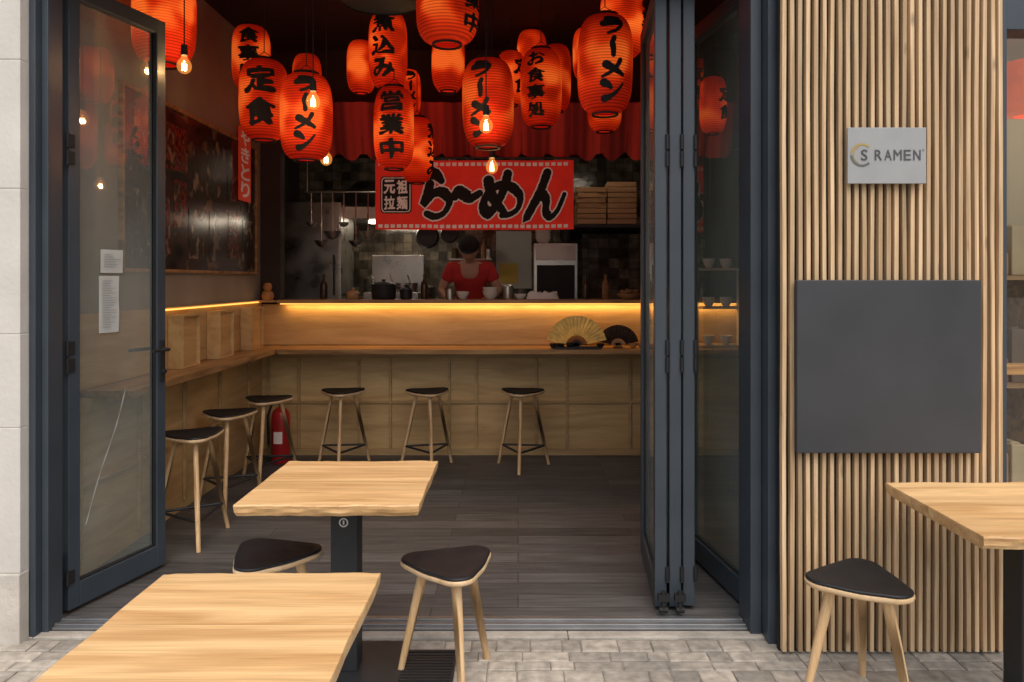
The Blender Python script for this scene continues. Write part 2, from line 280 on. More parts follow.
def single(o,label,cat,kind=None,group=None):
    o['label']=label; o['category']=cat
    if kind: o['kind']=kind
    if group: o['group']=group
    return o
NB=bmesh.new

# ------------------------------------------------------------------ lettering helpers
GC={}
def glyph_raw(ch):
    if ch not in GC:
        cu=D.curves.new('glyph','FONT'); cu.body=ch; cu.size=1; cu.resolution_u=3
        o=D.objects.new('glyph_tmp',cu); S.collection.objects.link(o); C.view_layer.update()
        me=D.meshes.new_from_object(o.evaluated_get(C.evaluated_depsgraph_get()))
        D.objects.remove(o); D.curves.remove(cu)
        xs=[v.co.x for v in me.vertices]; ys=[v.co.y for v in me.vertices]
        cx=(min(xs)+max(xs))/2; cy=(min(ys)+max(ys))/2; sx=1/max(max(xs)-min(xs),1e-4); sy=1/max(max(ys)-min(ys),1e-4)
        GC[ch]=([((v.co.x-cx)*sx,(v.co.y-cy)*sy) for v in me.vertices],[tuple(p.vertices) for p in me.polygons]); D.meshes.remove(me)
    return GC[ch]
def glyph_bm(ch,w,h,bold=0,slant=0,n=8,wob=.015):
    """bold: stroke thickening as a fraction of glyph width, built from shifted layers each slightly above the last"""
    vs,fs=glyph_raw(ch); bm=NB()
    offs=[(0,0)]
    if bold:
        offs=[(bold*math.cos(2*math.pi*k/n+.4)*(1.0 if k%2 else .75),bold*.85*math.sin(2*math.pi*k/n+.4)) for k in range(n)]+[(0,0)]
    for k,(ox,oy) in enumerate(offs):
        q=[]
        for x,y in vs:
            sw=(1+.55*math.sin(7*x+5*y+1.3)) if wob else 1
            xx=x+ox*sw+wob*math.sin(8*y+2); yy=y+oy*sw+slant*x+wob*math.sin(9*x)
            q.append(bm.verts.new((xx*w,yy*h,k*.00012)))
        for f in fs:
            try: bm.faces.new([q[i] for i in f])
            except ValueError: pass
    return bm
def cmr(p,n=8):
    out=[]; q=[p[0]]+list(p)+[p[-1]]
    for i in range(1,len(q)-2):
        a,b,c,d=[Vector(k) for k in q[i-1:i+3]]
        for j in range(n):
            t=j/n; out.append(.5*((2*b)+(c-a)*t+(2*a-5*b+4*c-d)*t*t+(3*b-a-3*c+d)*t**3))
    out.append(Vector(q[-2])); return out
def stroke(bm,pts,w,ws=1.0,we=.35,z=0,extra=0,org=(0,0),sc=(1,1)):
    p=[Vector((org[0]+a.x*sc[0],org[1]+a.y*sc[1])) for a in cmr([(x,y) for x,y in pts],10)]
    n=len(p); prev=None
    for i,a in enumerate(p):
        t=i/(n-1); d=(p[min(i+1,n-1)]-p[max(i-1,0)])
        d=d.normalized() if d.length>1e-6 else Vector((1,0))
        nn=Vector((-d.y,d.x)); k=ws+(we-ws)*t**1.5; k*=1+.28*math.cos(2*math.atan2(d.y,d.x)+1.2)
        rough=.05*math.sin(i*2.3)+.04*math.sin(i*5.1)
        ww=w*k*(1+rough)/2+extra; zz=z+t*.0012
        l=bm.verts.new((a.x+nn.x*ww,a.y+nn.y*ww,zz)); r=bm.verts.new((a.x-nn.x*ww,a.y-nn.y*ww,zz))
        if prev: bm.faces.new((prev[0],prev[1],r,l))
        prev=(l,r)
        if i in(0,n-1):
            cvs=[bm.verts.new((a.x+ww*math.cos(k2*math.pi/6),a.y+ww*math.sin(k2*math.pi/6),zz+.0002)) for k2 in range(12)]; bm.faces.new(cvs)
G={
'ラ':([[(.22,.88),(.5,.91),(.82,.93)],[(.05,.60),(.45,.65),(.90,.68),(.84,.42),(.60,.16),(.28,.0)]]),
'｜':([[(.58,1.0),(.44,.72),(.50,.35),(.50,.0)]]),
'メ':([[(.82,1.0),(.66,.62),(.38,.26),(.03,.0)],[(.20,.70),(.50,.48),(.92,.16)]]),
'ン':([[(.10,.92),(.26,.82),(.40,.66)],[(.08,.04),(.38,.14),(.70,.45),(.95,.90)]]),
'ら':([[(.30,1.02),(.50,.97),(.66,.84)],[(.30,.76),(.22,.55),(.14,.34),(.42,.54),(.72,.56),(.92,.36),(.76,.10),(.46,.0),(.20,.06)]]),
'ー':([[(.0,.46),(.10,.60),(.35,.53),(.65,.43),(1.0,.55)]]),
'め':([[(.16,.86),(.22,.55),(.38,.28),(.58,.06)],[(.68,1.04),(.56,.62),(.38,.28),(.18,.04),(.02,.22),(.12,.52),(.38,.72),(.74,.72),(1.0,.48),(.96,.18),(.76,.02),(.52,-.02)]]),
'ん':([[(.56,1.04),(.40,.68),(.18,.32),(-.04,-.04),(.20,.30),(.40,.50),(.52,.36),(.52,.10),(.66,-.02),(.86,.14),(1.06,.52)]]),
}
def brush_bm(ch,w,h,th,extra=0,z=0):
    bm=NB()
    for k,s in enumerate(G[ch]): stroke(bm,s,th,1.05,.50 if ch not in('ー','｜') else .85,z=z+k*.0006,extra=extra,org=(-w/2,-h/2),sc=(w,h))
    return bm
def cut(bm,stepx,stepy):
    xs=[v.co.x for v in bm.verts]; ys=[v.co.y for v in bm.verts]
    if not xs: return
    x=min(xs)+stepx
    while x<max(xs):
        bmesh.ops.bisect_plane(bm,geom=bm.verts[:]+bm.edges[:]+bm.faces[:],plane_co=(x,0,0),plane_no=(1,0,0)); x+=stepx
    y=min(ys)+stepy
    while y<max(ys):
        bmesh.ops.bisect_plane(bm,geom=bm.verts[:]+bm.edges[:]+bm.faces[:],plane_co=(0,y,0),plane_no=(0,1,0)); y+=stepy
def merge(dst,src,f):
    mp={}
    for v in src.verts: mp[v]=dst.verts.new(f(v.co))
    for fc in src.faces:
        try: dst.faces.new([mp[v] for v in fc.verts])
        except ValueError: pass
    src.free()

# ------------------------------------------------------------------ SETTING
bm=NB(); bx(bm,-60,60,-60,60,-.30,-.045)
single(make(bm,'ground','asphalt'),'paved street ground in front of the restaurant','ground','structure')
bm=NB(); tone=bm.faces.layers.float.new('tonef')
y=3.185
while y>.6:
    dy=random.choice((.065,.08,.09,.10))+random.uniform(-.008,.008); x=-3.2+random.uniform(0,.1)
    edge=lambda x,yy: yy+.010*mnoise.noise(Vector((x*3.1,yy*9,0)))
    while x<3.4:
        dx=random.uniform(.08,.20); g=random.uniform(.0012,.003); z=random.uniform(-.002,.0015); k=random.random()
        j=lambda: random.uniform(-.003,.003)
        b0=[(x+g,edge(x,y-dy)+g),(x+dx-g,edge(x+dx,y-dy)+g),(x+dx-g,edge(x+dx,y)-g),(x+g,edge(x,y)-g)]; ins=.006
        sg_=[(1,1),(-1,1),(-1,-1),(1,-1)]
        b1=[(a+sx_*ins+j(),b+sy_*ins+j()) for (a,b),(sx_,sy_) in zip(b0,sg_)]
        lo=[bm.verts.new((a,b,-.044)) for a,b in b0]; mi=[bm.verts.new((a,b,z-.0035)) for a,b in b0]; hi=[bm.verts.new((a,b,z+j()*.3)) for a,b in b1]
        fs=[bm.faces.new(hi)]
        for q in range(4):
            fs.append(bm.faces.new((mi[q],mi[(q+1)%4],hi[(q+1)%4],hi[q]))); fs.append(bm.faces.new((lo[q],lo[(q+1)%4],mi[(q+1)%4],mi[q])))
        for f in fs: f[tone]=k
        x+=dx
    y-=dy
vals=[f[tone] for f in bm.faces]
pv=make(bm,'pavement','sett',recalc=True)
at=pv.data.attributes.new('tone','FLOAT','FACE'); 
for i,v in enumerate(vals): at.data[i].value=v
single(pv,'pale worn granite sett pavement','pavement','structure')
bm=NB(); bx(bm,-3.2,3.4,.6,3.20,-.044,-.007); single(make(bm,'pavement_joint_sand','sand'),'sandy joints between the paving stones','pavement','structure')
bm=NB()
x=-3.2
while x<3.4:
    w=random.uniform(.5,1.1); bx(bm,x+.001,min(x+w,3.4)-.001,3.203,3.262,-.05,.004); x+=w
single(make(bm,'threshold_kerb','concrete',bevel=.005),'narrow worn stone threshold strip along the shopfront','kerb','structure')
bm=NB(); bx(bm,-2.45,2.1,3.27,9.0,-.06,0); single(make(bm,'floor','floor'),'dark grey wood plank floor of the restaurant','floor','structure')
bm=NB(); bx(bm,-2.75,2.1,6.86,8.9,.002,.20); single(make(bm,'kitchen_floor','dark'),'raised dark kitchen floor','floor','structure')
bm=NB(); bx(bm,2.1,5,3.27,5.2,-.06,0); single(make(bm,'neighbour_floor','concrete'),'stone floor inside the neighbouring shop','floor','structure')
bm=NB(); bx(bm,-2.45,2.1,3.3,6.62,3.6,3.7); single(make(bm,'ceiling','ceil'),'nearly black ceiling hung with lanterns','ceiling','structure')
bm=NB(); bx(bm,-2.75,2.1,6.72,8.95,3.0,3.1); single(make(bm,'kitchen_ceiling','dark'),'dark ceiling above the kitchen','ceiling','structure')

B=thing('restaurant_building','restaurant building with plaster walls and tiled kitchen','building',(0,3.3,0))
def bpart(name,m,boxes,bevel=0,label=None):
    bm=NB()
    for b in boxes: bx(bm,b[0],b[1],b[2]-3.3,b[3]-3.3,b[4],b[5])
    return make(bm,name,m,B,bevel=bevel,label=label)
bpart('interior_side_wall','plaster',[(-2.45,-2.3,3.32,6.6,0,3.6)])
bpart('interior_side_wall','plaster',[(2.0,2.04,3.32,6.6,0,3.6)])
bpart('kitchen_side_wall','dark',[(2.0,2.1,6.72,8.8,0,3.0)])
bpart('kitchen_side_wall','dark',[(-2.75,-2.6,6.72,8.8,0,3.0)])
bpart('kitchen_front_wall','dark',[(-2.45,-2.12,6.602,6.72,1.38,3.6),(-2.12,2.0,6.602,6.72,2.72,3.6),(-2.75,-2.45,6.60,6.72,0,3.6),(-2.45,2.0,6.62,6.72,0,1.33)])
bpart('kitchen_back_wall','tile',[(-2.75,2.1,8.8,8.9,0,3.0)],label='wall of glossy dark square tiles')
bpart('upper_facade','stone',[(-7,7,3.12,3.32,3.02,7)],label='pale stone facade above the opening')
bpart('side_facade','stone',[(4.6,7,3.12,3.32,0,3.0)])
bpart('side_facade','stone',[(-7,-2.95,3.12,3.32,0,3.0)])
bpart('roof','dark',[(-7,7,3.325,9,7.0,7.15)])
bpart('outer_shell','dark',[(-7,-6.8,3.325,9,0,7.0),(6.8,7,3.325,9,0,7),(-6.8,6.8,8.96,9.05,0,6.99)])
bm=NB(); z=.30; 
for hh in (.62,.40,.62,.55,.53):
    bx(bm,-2.95,-2.121,0,.052,z+.001,z+hh-.0015); z+=hh
P=thing('stone_pier','cream limestone pier beside the folding doors','wall',(0,3.15,0))
make(bm,'stone_block','stone',P,bevel=.003)
bm=NB(); bx(bm,-2.93,-2.1225,.0035,.28,.28,3.0); make(bm,'mortar_core','stone',P)
bm=NB(); bx(bm,-2.97,-2.117,-.012,.055,-.03,.299); make(bm,'plinth','stonedark',P,bevel=.006)

# ------------------------------------------------------------------ shopfront frame
F=thing('shopfront_frame','anthracite aluminium frame around the folding doors','door frame',(0,3.2,0))
bm=NB(); bx(bm,-2.120,-2.092,.0055,.13,0,2.98); bx(bm,-2.0915,-2.062,.045,.15,0,2.98); make(bm,'side_post','frame',F,bevel=.003)
bm=NB(); bx(bm,1.066,1.118,-.05,.20,0,2.98); bx(bm,1.016,1.064,.03,.20,0,2.98); make(bm,'side_post','frame',F,bevel=.003)
bm=NB(); bx(bm,-2.061,1.015,.04,.20,2.95,3.01); make(bm,'head_rail','frame',F)
bm=NB(); bx(bm,-2.061,1.015,.065,.185,.001,.014); bx(bm,-2.061,1.015,.085,.100,.014,.022); bx(bm,-2.061,1.015,.135,.150,.014,.022); make(bm,'floor_track','alu',F,bevel=.002)

def panel(label,x,y,ang,L,group='folding glass door panels',H=2.92,T=.055,st=.062,gm='glass'):
    r=thing('folding_door_panel',label,'glass door',(x,y,.02),ang,group)
    bm=NB()
    bx(bm,0,st,-T/2,T/2,0,H); bx(bm,L-st,L,-T/2,T/2,0,H); bx(bm,st,L-st,-T/2,T/2,0,.115); bx(bm,st,L-st,-T/2,T/2,H-.075,H)
    make(bm,'door_frame','frame',r,bevel=.004)
    bm=NB()
    for yy in (-.006,.012):
        for a in ((st+.001,st+.007,.116,H-.076),(L-st-.007,L-st-.001,.116,H-.076)): bx(bm,a[0],a[1],yy-.010,yy+.002,a[2],a[3])
        bx(bm,st+.008,L-st-.008,yy-.010,yy+.002,.116,.122)
    make(bm,'gasket','rubber',r)
    bm=NB(); v=[bm.verts.new(c) for c in ((st+.002,.0045,.117),(L-st-.002,.0045,.117),(L-st-.002,.0045,H-.077),(st+.002,.0045,H-.077))]; bm.faces.new(v)
    make(bm,'glass_pane',gm,r)
    for hz in (.12,1.10,1.18,2.06,2.14):
        bm=NB(); cyl(bm,(-.008,-T/2-.002,hz),(-.008,-T/2-.002,hz+.07),.009,seg=12); box(bm,(.012,-T/2-.004,hz+.035),(.034,.006,.06)); make(bm,'hinge','rubber',r,smooth=True)
    return r
HX,HY=-2.098,3.42
Ld=.605; angL=math.atan2(.58,.172)
pl=panel('dark framed glass door folded inward, papers taped on it',HX,HY,angL,Ld,T=.05,gm='glassl')
bm=NB(); box(bm,(Ld-.03,-.030,1.10),(.032,.008,.22)); tube(bm,[(Ld-.03,-.034,1.16),(Ld-.03,-.075,1.16),(Ld-.15,-.080,1.16)],.009,10); cyl(bm,(Ld-.03,-.034,1.04),(Ld-.03,-.05,1.04),.012)
make(bm,'door_handle','black',pl,smooth=True)
bm=NB(); box(bm,(Ld-.03,.030,1.10),(.032,.008,.22)); tube(bm,[(Ld-.03,.034,1.16),(Ld-.03,.065,1.16),(Ld-.15,.07,1.16)],.009,10); make(bm,'door_handle','black',pl,smooth=True)
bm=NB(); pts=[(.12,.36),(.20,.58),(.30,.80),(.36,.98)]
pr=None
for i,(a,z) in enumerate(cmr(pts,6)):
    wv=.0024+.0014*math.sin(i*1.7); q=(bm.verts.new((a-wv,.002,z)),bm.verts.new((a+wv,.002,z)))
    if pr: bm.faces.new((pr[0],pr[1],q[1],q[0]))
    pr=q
make(bm,'reflection_streak','paper',pl)  # pale strip imitating a reflected line on the pane
def door_paper(a0,a1,z0,z1,label):
    c=math.cos(angL); s=math.sin(angL)
    o=thing('paper_notice',label,'notice',(HX+c*a0+s*.001,HY+s*a0-c*.001,z0),angL,'paper notices taped to the door glass')
    bm=NB(); n=5
    for i in range(n):
        for k in range(n):
            x0=(a1-a0)*i/n; x1=(a1-a0)*(i+1)/n; za=(z1-z0)*k/n; zb=(z1-z0)*(k+1)/n
            f=lambda x,z:(x,-.002-.004*(math.sin(x*40)*math.sin(z*17))**2,z)
            bm.faces.new([bm.verts.new(f(*p)) for p in ((x0,za),(x1,za),(x1,zb),(x0,zb))])
    bmesh.ops.remove_doubles(bm,verts=bm.verts,dist=.0001)
    make(bm,'sheet','paper',o,smooth=True)
    bm=NB(); zz=(z1-z0)-.025
    while zz>.02:
        bx(bm,.015,(a1-a0)*random.uniform(.5,.92),-.0080,-.0070,zz,zz+.0013); zz-=.012
    make(bm,'printed_lines','plategrey',o)
door_paper(.20,.335,1.585,1.70,'small white paper notice taped to door glass')
door_paper(.19,.310,1.29,1.57,'long white menu sheet taped to door glass')
panel('dark framed glass door panel folded in the stack',.668,3.46,rad(85.8),.74)
panel('dark framed glass door panel folded in the stack',.736,3.46,rad(85.6),.74)
panel('dark framed glass door panel folded in the stack',.802,3.47,rad(86),.73)
panel('dark framed glass door panel folded against the jamb',1.085,3.46,rad(98.5),.74)
for xx in (.668,.745):
    t=thing('door_roller','black roller carriage under the folded doors','door roller',(xx,3.40,.0),group='door rollers'); bm=NB(); cyl(bm,(0,0,.023),(0,0,.12),.012); box(bm,(0,.0,.09),(.05,.03,.03)); cyl(bm,(-.018,0,.034),(.018,0,.034),.014); make(bm,'carriage','rubber',t,smooth=True)

# ------------------------------------------------------------------ slatted wall
W=thing('slatted_wall','vertical light wood slat cladding on black backing','wall',(1.093,3.06,0))
bm=NB(); n=27; pitch=.0332
for i in range(n+1):
    x=i*pitch+.009; w=.0172+random.uniform(-.0012,.0012)
    zz=.012; segs=14; prev=None; ph=random.uniform(0,9)
    for k in range(segs+1):
        z=zz+k*(2.98-zz)/segs; ox=.0012*math.sin(ph+k*.9)+random.uniform(-.0006,.0006); oy=.001*math.sin(ph*2+k)
        ring=[bm.verts.new((x+ox+a*w/2,b+oy,z)) for a,b in ((-1,.028),(-1,.0015),(-.91,0),(.91,0),(1,.0015),(1,.028))]
        if prev:
            for q in range(5): bm.faces.new((prev[q],prev[q+1],ring[q+1],ring[q]))
        else: bm.faces.new(ring)
        prev=ring
make(bm,'slat_screen','slat',W)
bm=NB(); bx(bm,-.002,.902,.036,.06,.0,3.0); make(bm,'backing_panel','rubber',W)
bm=NB(); bx(bm,.027,.898,.061,.25,.0,3.0); make(bm,'wall_core','dark',W)
bd=thing('menu_board','large blank dark grey board fixed on slats','board',(1.516,3.02,0))
bm=NB(); bx(bm,-.377,.377,0,.03,.842,1.55); make(bm,'board_face','board',bd,bevel=.004)
for xx in (-.3,.3):
    bm=NB(); bx(bm,xx-.02,xx+.02,.031,.037,.87,1.5); make(bm,'wall_bracket','black',bd)
sg=thing('shop_sign','square brushed grey sign plate lettered ramen','sign',(1.512,3.03,0))
bm=NB(); bx(bm,-.161,.161,0,.012,1.945,2.175); make(bm,'sign_plate','plate',sg,bevel=.002)
bm=NB(); CZ=2.062
for i,ch in enumerate('RAMEN'):
    merge(bm,glyph_bm(ch,.029 if ch!='M' else .033,.042,.018,wob=0),lambda c,i=i:Vector((-.036+i*.0395+c.x,-.0015-c.z,CZ+c.y)))
merge(bm,glyph_bm('°',.008,.010,0,wob=0),lambda c:Vector((.148+c.x,-.0015,CZ+.02+c.y)))
make(bm,'lettering','plategrey',sg)
bm=NB(); merge(bm,glyph_bm('S',.026,.044,.02,wob=0),lambda c:Vector((-.094+c.x,-.0015-c.z,CZ+c.y))); make(bm,'logo_letter','plategrey',sg)
def arc(bm,cx,cz,r,w,a0,a1,y,n=28):
    pv=None
    for i in range(n+1):
        a=rad(a0+(a1-a0)*i/n); q=(bm.verts.new((cx+(r-w)*math.cos(a),y,cz+(r-w)*math.sin(a))),bm.verts.new((cx+r*math.cos(a),y,cz+r*math.sin(a))))
        if pv: bm.faces.new((pv[0],pv[1],q[1],q[0]))
        pv=q
bm=NB(); arc(bm,-.103,CZ,.048,.008,48,178,-.0015); make(bm,'logo_ring','gold',sg)
bm=NB(); arc(bm,-.103,CZ,.048,.009,182,312,-.0015); make(bm,'logo_arc','platelime',sg)
bm=NB(); arc(bm,-.103,CZ,.036,.003,110,250,-.0015); make(bm,'logo_inner_arc','gold',sg)

# ------------------------------------------------------------------ neighbour shop
NSP=thing('neighbouring_shopfront','dark framed shop window with warm interior behind','shop window',(2.047,3.1,0))
bm=NB(); bx(bm,-.050,-.010,-.02,.22,0,2.98); bx(bm,-.009,2.5,.0,.12,0,.25); bx(bm,-.009,2.5,.0,.12,2.6,2.98); bx(bm,2.45,2.5,.0,.12,.25,2.6); make(bm,'window_frame','frame',NSP,bevel=.003)
bm=NB(); bx(bm,-.009,.012,.02,.11,.25,2.6); bx(bm,.0125,2.44,.02,.11,1.15,1.19); make(bm,'wood_trim','counter',NSP,bevel=.002)
bm=NB(); v=[bm.verts.new(c) for c in ((.013,.06,1.191),(2.44,.06,1.191),(2.44,.06,2.6),(.013,.06,2.6))]; bm.faces.new(v); make(bm,'window_pane','glass2',NSP)
bm=NB(); v=[bm.verts.new(c) for c in ((.013,.06,.25),(2.44,.06,.25),(2.44,.06,1.149),(.013,.06,1.149))]; bm.faces.new(v); make(bm,'window_pane','glass2',NSP)
bm=NB(); bx(bm,.0,2.6,1.3,1.36,0,3.0); bx(bm,2.6,2.66,.23,1.36,0,3); bx(bm,.0,2.6,.23,1.29,2.85,2.95); make(bm,'interior_wall','cream',NSP)
bm=NB(); bx(bm,.5,1.4,.5,.55,2.80,2.84); make(bm,'ceiling_lamp','tube',NSP)
pn=thing('pendant_lamp','small red orange drum lamp in neighbouring window','lamp',(2.58,3.75,2.52))
bm=NB(); lathe(bm,[(.06,-.14),(.11,-.13),(.13,-.07),(.13,.07),(.11,.13),(.06,.14)],28); make(bm,'lamp_shade','warmlamp',pn,smooth=True)
bm=NB(); cyl(bm,(0,0,.13),(0,0,.32),.004,seg=8); make(bm,'cord','rubber',pn)
sh=thing('display_shelf','wooden display shelf with muted packets','shelf',(2.55,4.1,0))
bm=NB()
for z in (.35,.95,1.55): bx(bm,-.2,.9,0,.28,z,z+.025)
for xx in (-.2,.33,.88): bx(bm,xx,xx+.02,0,.28,.0,1.6)
make(bm,'shelf_boards','counter',sh)
for zi,z in enumerate((.35,.95,1.55)):
    mm=['goods_red','goods_white','goods_orange','goods_green']
    for k in range(11):
        bm=NB(); x=-.16+k*.092; hgt=random.uniform(.12,.30); bx(bm,x,x+.075,.03,.18,z+.027,z+.027+hgt)
        box(bm,(x+.0375,.105,z+.03+hgt),(.05,.10,.012))
        o=make(bm,'goods_packet',mm[(k*3+zi*2+k//3)%4],bevel=.006,loc=(2.55,4.1,0)); single(o,'muted packet standing on the display shelf','packet',group='packets on the display shelf')

# ------------------------------------------------------------------ interior counters
BC=thing('bar_counter','L shaped light wood bar with live edge top','bar counter',(0,6.6,0))
def P2(name,m,boxes,bevel=0,label=None,par=BC,oy=6.6):
    bm=NB()
    for b in boxes: bx(bm,b[0],b[1],b[2]-oy,b[3]-oy,b[4],b[5])
    return make(bm,name,m,par,bevel=bevel,label=label)
P2('front_panel','ply',[(-2.27,1.99,6.56,6.60,0.0,.93)])
P2('side_panel','plyv',[(-2.298,-2.27,3.45,6.56,0.0,.93)])
bt=[]
for xx in (-2.22,-1.95,-1.42,-1.14,-.62,-.38,.15,.42,.98,1.5): bt.append((xx,xx+.022,6.535,6.558,.06,.93))
b2=[(-2.25,1.99,6.528,6.558,.86,.925),(-2.25,1.99,6.531,6.558,.46,.480),(-2.25,1.99,6.538,6.5585,.0,.055)]
P2('panel_batten','batten',bt+b2,bevel=.002)
bt=[(-2.268,-2.246,yy,yy+.022,.06,.93) for yy in (3.8,4.4,5.0,5.6,6.2)]+[(-2.268,-2.243,3.45,6.53,.86,.925),(-2.268,-2.249,3.45,6.53,.46,.480)]
P2('panel_batten','batten',bt,bevel=.002)
P2('backsplash','ply',[(-2.27,1.99,6.57,6.598,.975,1.335)])
P2('backsplash','plyv',[(-2.298,-2.275,3.45,6.57,.975,1.37)])
P2('ledge_top','counter',[(-2.12,1.99,6.50,6.86,1.345,1.375)],bevel=.004)
bm=NB(); bx(bm,-2.1,1.98,6.525-6.6,6.545-6.6,1.335,1.3435); make(bm,'led_strip','led',BC)
al=D.lights.new('led_glow','AREA'); al.shape='RECTANGLE'; al.size=4.0; al.size_y=.02; al.energy=6; al.color=(1,.55,.17)
ao=D.objects.new('led_glow',al); S.collection.objects.link(ao); ao.parent=BC; ao.location=(-.05,6.535-6.6,1.330); ao.rotation_euler=(rad(12),0,0)
bm=NB(); bx(bm,-2.274,-2.262,4.75-6.6,6.50-6.6,1.352,1.362); make(bm,'led_strip','led',BC)
def slab(name,x0,x1,y0,y1,z0,z1,m,edge,par,oy=6.6,amp=.014):
    bm=NB(); n=60; pts=[]
    if edge=='front':
        for i in range(n+1):
            x=x0+(x1-x0)*i/n; pts.append((x,y0+amp*mnoise.noise(Vector((x*2.2,1.3,0)))+amp*.4*mnoise.noise(Vector((x*9,4,0)))))
        pts+= [(x1,y1),(x0,y1)]
    else:
        for i in range(n+1):
            y=y0+(y1-y0)*i/n; pts.append((x1+amp*mnoise.noise(Vector((y*2.2,7.3,0))),y))
        pts+= [(x0,y1),(x0,y0)]
    cx=(x0+x1)/2; cy=(y0+y1)/2
    top=[bm.verts.new((a,b-oy,z1)) for a,b in pts]; bot=[bm.verts.new((a+(cx-a)*.01,b+(cy-b)*.03-oy,z0)) for a,b in pts]
    bm.faces.new(top); bm.faces.new(bot[::-1])
    for i in range(len(pts)): bm.faces.new((bot[i],bot[(i+1)%len(pts)],top[(i+1)%len(pts)],top[i]))
    return make(bm,name,m,par)
slab('countertop',-2.02,1.98,6.15,6.56,.932,.970,'counter','front',BC)
slab('countertop',-2.296,-2.022,3.86,6.56,.932,.9705,'countery','side',BC)
for y0 in (4.80,5.40,6.05):
    t=thing('menu_box','upright light wood box on the side counter','wood box',(-2.272,y0,.972),group='upright wood boxes on the counter')
    bm=NB(); bx(bm,0,.10,0,.26,0,.014); bx(bm,0,.10,0,.26,.336,.350); bx(bm,0,.10,0,.014,.0145,.3355); bx(bm,0,.10,.246,.26,.0145,.3355); bx(bm,0,.080,.0145,.2455,.0145,.3355); make(bm,'box_body','plyv',t,bevel=.002)

pc=thing('framed_poster','wide dark glossy photo collage in thin wood frame','poster',(-2.3,4.25,1.6))
bm=NB(); bx(bm,.002,.016,.02,2.18,.02,1.08); make(bm,'picture','picture',pc)
bm=NB(); bx(bm,.001,.03,0,2.2,-.0,.02); bx(bm,.001,.03,0,2.2,1.08,1.10); bx(bm,.001,.03,0,.02,.0205,1.0795); bx(bm,.001,.03,2.18,2.2,.0205,1.0795); make(bm,'poster_frame','counter',pc)
pals=[[(.012,.010,.009),(.06,.045,.032),(.025,.020,.016),(.26,.20,.14)],[(.012,.010,.010),(.20,.03,.016),(.03,.02,.017),(.26,.15,.09)],[(.012,.012,.012),(.06,.055,.05),(.025,.023,.022),(.19,.17,.14)]]
k=0
for (ya,yb,za,zb,pal) in ((.08,.34,.10,.5,0),(.40,.60,.12,.52,1),(.10,.42,.60,1.0,2),(.66,.84,.30,.62,1),(.88,1.12,.1,.45,0),(.55,.85,.68,.98,1),(.95,1.10,.55,.9,0),(1.18,1.5,.54,1.0,0),(1.22,1.45,.08,.46,2),(1.58,1.8,.12,.5,1),(1.56,1.76,.58,.95,0),(1.88,2.1,.1,.45,0),(1.84,2.12,.52,.9,2)):
    k+=1; bm=NB(); bx(bm,.0165,.019,ya,yb,za,zb)
    make(bm,'collage_print',picturemat('collage_print_pattern',pals[pal],(1,7,5),1.4,seed=k*1.7),pc,label=['pale printed photo within the collage','dark red printed photo within the collage','grey printed photo within the collage'][pal])
vs=thing('wall_sign','red vertical sign with clear white characters','sign',(-2.262,5.98,2.20))
bm=NB(); bx(bm,0,.008,0,.26,0,.60); make(bm,'sign_board','signred',vs)
bm=NB()
for i,ch in enumerate('やきとり'): merge(bm,glyph_bm(ch,.18,.12,.045,wob=0),lambda c,i=i:Vector((.0098+c.z,.13+c.x,.520-i*.142+c.y)))
make(bm,'lettering','whitecloth',vs)

# red fabric drape with hanging flaps above the pass
cn=thing('fabric_canopy','red fabric drape with hanging flaps above kitchen hatch','fabric',(0,6.5,2.7))
bm=NB(); tone=bm.faces.layers.float.new('tonef'); nu=320; nv=8; rows=[]
for j in range(nv+1):
    v=j/nv; r=[]
    for i in range(nu+1):
        u=i/nu; x=-1.80+3.65*u
        ww=(i%20)/20.0; hem=(.06*(4*(ww-.5)**2)+.012*math.sin(i*.05*7)) if j==0 else 0
        pl_=.016*math.sin(i*.42)*(1-.3*v)+.010*math.sin(i*.13)
        sw=.05*math.sin(v*math.pi)*abs(math.sin(i*math.pi/80))
        r.append(bm.verts.new((x,-.06-.16*v+pl_,-.10+.46*v-sw+hem)))
    rows.append(r)
for jj,(a,b) in enumerate(zip(rows,rows[1:])):
    for i in range(nu):
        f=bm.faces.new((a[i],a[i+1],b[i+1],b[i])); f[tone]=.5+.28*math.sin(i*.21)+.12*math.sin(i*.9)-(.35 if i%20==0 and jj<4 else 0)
vals=[f[tone] for f in bm.faces]
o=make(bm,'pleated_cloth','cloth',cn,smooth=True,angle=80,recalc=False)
at=o.data.attributes.new('tone','FLOAT','FACE')
for i,v in enumerate(vals): at.data[i].value=v

